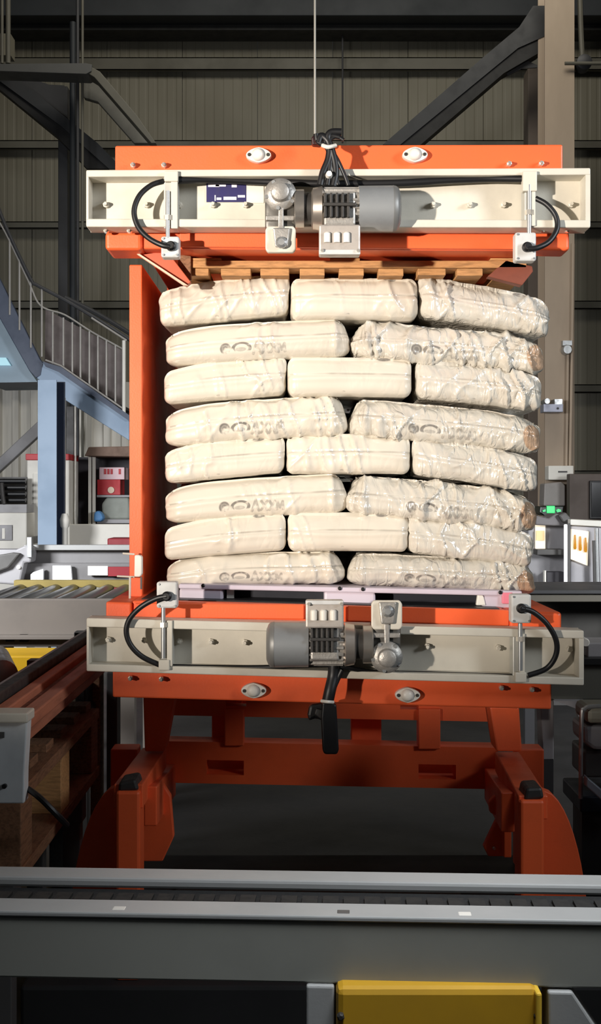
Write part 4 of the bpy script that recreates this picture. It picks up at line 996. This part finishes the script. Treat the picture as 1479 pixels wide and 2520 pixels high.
def sack_mesh(name, L, D, H, dz, seed, wr, nx, ny, nz, material, long, bendz=0.0, skew=0.0, slump=0):
    """L along x, D along y (front face at y=0), H high; dz = rise from left end to right end; wr = wrinkle amount"""
    key = {}; pts = []; faces = []; fside = []

    def vid(a, b, c):
        k = (round(a, 5), round(b, 5), round(c, 5))
        if k not in key: key[k] = len(pts); pts.append(k)
        return key[k]
    gx = np.linspace(-1, 1, nx + 1); gy = np.linspace(-1, 1, ny + 1); gz = np.linspace(-1, 1, nz + 1)
    for i in range(nx):
        for k in range(nz):
            a, a2, c, c2 = gx[i], gx[i + 1], gz[k], gz[k + 1]
            faces.append((vid(a, -1, c), vid(a2, -1, c), vid(a2, -1, c2), vid(a, -1, c2))); fside.append(0)
            faces.append((vid(a, 1, c2), vid(a2, 1, c2), vid(a2, 1, c), vid(a, 1, c))); fside.append(1)
    for i in range(nx):
        for j in range(ny):
            a, a2, b, b2 = gx[i], gx[i + 1], gy[j], gy[j + 1]
            faces.append((vid(a, b, 1), vid(a2, b, 1), vid(a2, b2, 1), vid(a, b2, 1))); fside.append(2)
            faces.append((vid(a, b2, -1), vid(a2, b2, -1), vid(a2, b, -1), vid(a, b, -1))); fside.append(3)
    for j in range(ny):
        for k in range(nz):
            b, b2, c, c2 = gy[j], gy[j + 1], gz[k], gz[k + 1]
            faces.append((vid(1, b, c), vid(1, b2, c), vid(1, b2, c2), vid(1, b, c2))); fside.append(4)
            faces.append((vid(-1, b, c2), vid(-1, b2, c2), vid(-1, b2, c), vid(-1, b, c))); fside.append(5)
    q = np.array(pts); a, b, c = q[:, 0], q[:, 1], q[:, 2]
    # rounded box: corner-radius mapping in metres
    rad = np.array([0.058 if long else 0.024, 0.052 if long else 0.026, 0.030])
    half = np.array([L / 2, D / 2, H / 2])
    raw = q * half
    inner = np.clip(raw, -(half - rad), half - rad)
    dv = (raw - inner) / rad
    ln = np.maximum(np.linalg.norm(dv, axis=1, keepdims=True), 1e-9)
    mx = np.max(np.abs(dv), axis=1, keepdims=True)
    pos = inner + dv / ln * mx * rad
    x, y, z = pos[:, 0].copy(), pos[:, 1].copy(), pos[:, 2].copy()
    s = seed * 7.31
    # normals of the undeformed form
    nrm = np.where(mx > 1e-6, dv / ln, np.sign(q) * (np.abs(q) > 0.999))
    # pillow bulge of front/back and ends
    fb = np.clip(1 - (z / (H / 2)) ** 2, 0, 1) * np.clip(1 - (x / (L / 2)) ** 4, 0, 1)
    y += np.sign(b) * (np.abs(b) > 0.7) * 0.010 * fb
    lump = vn(x * 9 + s, y * 9, z * 11 + s, seed) * 0.006 + vn(x * 18 + s, y * 18, z * 16, seed + 3) * 0.0025
    mask = np.clip(vn(x * 8 + s, y * 7, z * 2 + s, seed + 11) * 1.9 + 0.25, 0, 1)
    wx = x + vn(x * 12, y * 12, z * 14 + s, seed + 5) * 0.016
    pleat = ridged(wx * 30 + z * 8 + s, y * 14 + z * 4, z * 5 + s, seed + 21) ** 3
    fold = ridged(wx * 17 - z * 15 + s, y * 10 + z * 4, z * 7 + x * 5, seed + 31) ** 2.5
    facet = ridged(wx * 24 + z * 19 + s, y * 12, z * 6 - x * 6, seed + 61) ** 1.6
    disp = lump * 0.8 + wr * (mask * pleat * 0.013 + mask * fold * 0.008) + max(0, wr - 0.9) * (facet * 0.010 + fold * 0.010 - 0.006)
    topbot = np.abs(nrm[:, 2]) > 0.85
    disp = np.where(topbot, disp * 0.35, disp)
    disp = disp * (1 - 0.65 * np.clip((np.abs(x) - L / 2 + 0.05) / 0.05, 0, 1)) * (1 - 0.35 * np.clip(np.abs(z) / (H / 2), 0, 1) ** 3)
    # fold line along the sack
    zl_ = 0.004 + vn(x * 5 + s, x * 0, x * 0, seed + 41) * 0.006
    disp -= 0.0045 * np.exp(-((z - zl_) / 0.0035) ** 2) * (np.abs(nrm[:, 1]) > 0.5)
    disp += 0.003 * np.exp(-((z - zl_ + 0.012) / 0.008) ** 2) * (np.abs(nrm[:, 1]) > 0.5)
    # above the fold the front leans back; outer end of the top slumps
    lean = np.clip(z - zl_, 0, 1) * (np.abs(nrm[:, 1]) > 0.3) * (b < 0)
    y += lean * 0.42
    oute = np.clip((x * slump - L / 2 + 0.17) / 0.17, 0, 1) if slump else 0 * x
    z -= oute ** 2 * 0.020 * np.clip((z + H / 2) / H, 0, 1)
    if long and slump:
        inn = np.clip((-x * slump - L / 2 + 0.06) / 0.06, 0, 1)
        x += slump * inn ** 1.5 * (0.022 * np.clip(z / (H / 2) + 0.15, 0, 1) - 0.006 * np.clip(-z / (H / 2) - 0.3, 0, 1))
        y -= (b < 0) * 0.008 * np.exp(-((inn - 0.25) / 0.18) ** 2)
    # gusset tuck on the end faces, and pinched seam ears for the long sacks
    endm = np.clip((np.abs(x) - (L / 2 - 0.05)) / 0.05, 0, 1)
    yy = y / (D / 2)
    disp -= (0.020 if long else 0.010) * endm ** 2 * np.exp(-(yy / 0.35) ** 2) * (np.abs(nrm[:, 0]) > 0.4)
    if long:
        ear = endm ** 2 * np.exp(-((np.abs(yy) - 0.92) / 0.12) ** 2)
        x += np.sign(x) * ear * (0.006 + 0.006 * vn(z * 40 + s, x * 0, x * 0, seed + 51))
        z *= 1 + 0.04 * endm
    x += nrm[:, 0] * disp; y += nrm[:, 1] * disp; z += nrm[:, 2] * disp
    # slump of ends
    z = z + dz * (x / L) - bendz * (x / (L / 2)) ** 2
    x = x + skew * z
    me = bpy.data.meshes.new(name)
    V = np.stack([x, y + D / 2, z + H / 2], axis=1)
    me.from_pydata(V.tolist(), [], faces)
    uv = me.uv_layers.new(name='print')
    Ln = 0.573 if long else 0.388
    Hn = 0.12
    fu = np.zeros((len(faces) * 4, 2)); i = 0
    for f, sd in zip(faces, fside):
        for vi in f:
            A, B_, C_ = q[vi]
            if sd == 0: U = (A * Ln / 2, C_ * Hn / 2)
            elif sd == 2: U = (A * Ln / 2, Hn / 2 + (B_ + 1) / 2 * D)
            elif sd == 4: U = (Ln / 2 + (B_ + 1) / 2 * D, C_ * Hn / 2)
            else: U = (5 + A, 5 + B_)
            fu[i] = U; i += 1
    uv.data.foreach_set('uv', fu.ravel())
    me.polygons.foreach_set('use_smooth', np.ones(len(faces), dtype=bool))
    me.materials.append(material)
    me.update()
    return me


ROWS = [  # (xl, xr, top-left, bottom-left, top-right, bottom-right) per sack, top row first
    [(391, 711, 704, 798, 672, 768), (714, 1030, 684, 780, 684, 782), (1034, 1352, 678, 772, 728, 822)],
    [(404, 862, 806, 893, 776, 872), (868, 1342, 784, 876, 830, 912)],
    [(401, 704, 900, 992, 876, 966), (707, 1015, 879, 971, 880, 973), (1026, 1337, 884, 972, 912, 1010)],
    [(404, 856, 1000, 1094, 968, 1066), (862, 1334, 975, 1068, 1024, 1112)],
    [(404, 701, 1098, 1186, 1070, 1160), (703, 1011, 1071, 1162, 1071, 1164), (1017, 1325, 1076, 1164, 1118, 1208)],
    [(403, 856, 1194, 1284, 1162, 1258), (858, 1324, 1168, 1260, 1212, 1306)],
    [(403, 704, 1288, 1376, 1262, 1352), (708, 1007, 1264, 1354, 1264, 1356), (1005, 1312, 1264, 1356, 1302, 1396)],
    [(408, 848, 1378, 1438, 1350, 1441), (854, 1318, 1357, 1441, 1390, 1455)],
]
ROWN = ['top row', 'second row from the top', 'third row from the top', 'fourth row from the top', 'fifth row from the top', 'sixth row from the top', 'seventh row from the top', 'bottom row']
POS3 = ['left', 'middle', 'right']; POS2 = ['left', 'right']
meshes = {}
for r, row in enumerate(ROWS):
    long = len(row) == 2
    for k, (xl_, xr_, tl, bl, tr, br) in enumerate(row):
        Y = YL + random.uniform(-0.006, 0.008)
        s1 = Y / F
        L = (xr_ - xl_) * s1 - 0.002
        hl, hr = (bl - tl), (br - tr)
        H = (hl + hr) / 2 * s1 + 0.006
        D = 0.385 if long else 0.575
        dz = -((tr + br) / 2 - (tl + bl) / 2) * s1
        right = k == len(row) - 1
        wr = 1.45 if right else (0.8 if k == 0 else 0.95)
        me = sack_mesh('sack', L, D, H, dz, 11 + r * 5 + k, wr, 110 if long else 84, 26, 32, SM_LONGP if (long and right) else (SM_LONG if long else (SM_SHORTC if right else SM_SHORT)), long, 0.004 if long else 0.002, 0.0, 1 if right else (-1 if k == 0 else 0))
        if k != 1 or long: meshes[(long, k)] = me
        o = bpy.data.objects.new('sack', me); C.objects.link(o)
        o.location = ((xl_ + xr_) / 2 * s1 - CX * s1, Y, EYE - ((bl + br) / 2 - CY) * s1 - 0.003)
        pos = (POS2 if long else POS3)[k]
        look = 'printed long side out' if long else 'short end out'
        tag(o, f'glossy white sack, {pos} one in the {ROWN[r]}, {look}', 'sack', 'white sacks stacked on the pallet')
# rear half of the load
low_s = sack_mesh('sack', 0.39, 0.53, 0.12, 0.0, 90, 0.6, 24, 14, 10, SM_SHORT, False)
low_l = sack_mesh('sack', 0.57, 0.385, 0.12, 0.0, 91, 0.6, 30, 12, 10, SM_LONG, True)
for r, row in enumerate(ROWS):
    long = len(row) == 2
    x_lo, x_hi = row[0][0], row[-1][1]
    n = 3 if long else 2
    for k in range(n):
        xm = x_lo + (x_hi - x_lo) * (k + 0.5) / n
        zz = np.mean([(c[3] + c[5]) / 2 for c in row])
        o = bpy.data.objects.new('sack', low_s if long else low_l); C.objects.link(o)
        o.location = ((xm - CX) * YL / F, YL + (0.46 if long else 0.60), EYE - (zz - CY) * YL / F)
        tag(o, 'white sack in the rear half of the load behind the front sacks', 'sack', 'sacks hidden in the rear half of the load')

# ------------------------------------------------------------------ foreground chain conveyor (turned slightly, right end nearer)
Yc = 2.2
fc = root('chain_conveyor', 'long grey chain conveyor crossing the whole foreground', 'conveyor', (0, Yc, 0))
def zz(py, Y): return EYE - (py - CY) * Y / F
XA, XB = -1.6, 1.6
# heights taken at the picture centre
M().box(XA, XB, 2.33, 2.40, zz(2194, 2.33), zz(2141, 2.40)).build('rear_rail', RAILGREY, fc, 0.006)
M().box(XA, XB, 2.20, 2.33, zz(2216, 2.28) - 0.03, zz(2216, 2.28)).build('chain_bed', RUBBER, fc, 0.002)
b = M()
for i in range(80):
    x = XA + i * 0.04
    b.box(x, x + 0.03, 2.25, 2.29, zz(2216, 2.28), zz(2216, 2.28) + 0.006)
ch = b.build('chain_links', mat('chain_links_dark', (34, 33, 32), 0.7, metal=0.1, var=0.1, scale=50), fc)
ch['kind'] = 'stuff'
M().box(XA, XB, 2.16, 2.215, zz(2247, 2.16), zz(2224, 2.215)).build('front_rail', RAILGREY, fc, 0.004)
M().box(XA, XB, 2.17, 2.2, zz(2256, 2.17), zz(2247, 2.17)).build('rail_gap', DGREY, fc)
M().box(XA, XB, 2.135, 2.2, zz(2268, 2.135), zz(2254, 2.135)).build('top_flange', RAILGREY, fc, 0.003)
M().box(XA, XB, 2.14, 2.2, zz(2420, 2.14), zz(2268, 2.14)).build('side_beam', mat('side_beam_grey', (150, 150, 142), 0.45, var=0.08, scale=2), fc, 0.004)
for x, m_ in ((290, WHITEPL), (848, DGREY), (1146, WHITEPL)):
    p = P(x, 2250, 2.15)
    M().box(p.x - 0.012, p.x + 0.012, 2.15, 2.17, zz(2255, 2.15), zz(2246, 2.15)).build('rail_clip', m_, fc, 0.002)
for a, c, c2 in ((757, 824, 822), (1338, 1398, 1430)):
    pa, pb = P(a, 0, 2.2), P(c, 0, 2.2)
    if a < 1000: M().box(pa.x, pb.x, 2.13, 2.2, 0, zz(2420, 2.14)).build('leg', RAILGREY, fc, 0.004)
    else: M().slab([(1345, 2424), (1352, 2780), (1640, 2780), (1404, 2424)], 2.13, 0.08, 2.14).build('leg', RAILGREY, fc, 0.004)
M().box(-1.4, -1.35, 2.13, 2.2, 0, zz(2420, 2.14)).build('leg', RAILGREY, fc, 0.004)
fc.rotation_euler = (0, 0, math.radians(-2.6))
t = root('drive_guard', 'yellow sheet metal drive guard under the foreground conveyor', 'guard', (P(1080, 0, 2.15).x, 2.2, 0))
M().box(P(828, 0, 2.1).x, P(1326, 0, 2.1).x, 2.10, 2.35, 0.25, zz(2432, 2.1)).build('guard_body', mat('guard_yellow_shaded', (200, 152, 30), 0.55, var=0.06, scale=4), t, 0.012)  # guard yellow darkened to carry the shade on it
M().box(P(1318, 0, 2.09).x, P(1333, 0, 2.09).x, 2.085, 2.35, 0.25, zz(2436, 2.1)).build('guard_flange', mat('yellow_light', (226, 184, 60), 0.45, var=0.04), t, 0.004)
for x in (838, 1322):
    M().lathe(P(x, 2499, 2.1), (0, -1, 0), [(0, 0.007), (0.008, 0.007), (0.01, 0.004)], 6).build('latch_bolt', DARKMETAL, t)
for x in (840, 1300):
    p = P(x, 0, 2.15); M().box(p.x, p.x + 0.03, 2.2, 2.3, 0, 0.26).build('foot', DARKMETAL, t)
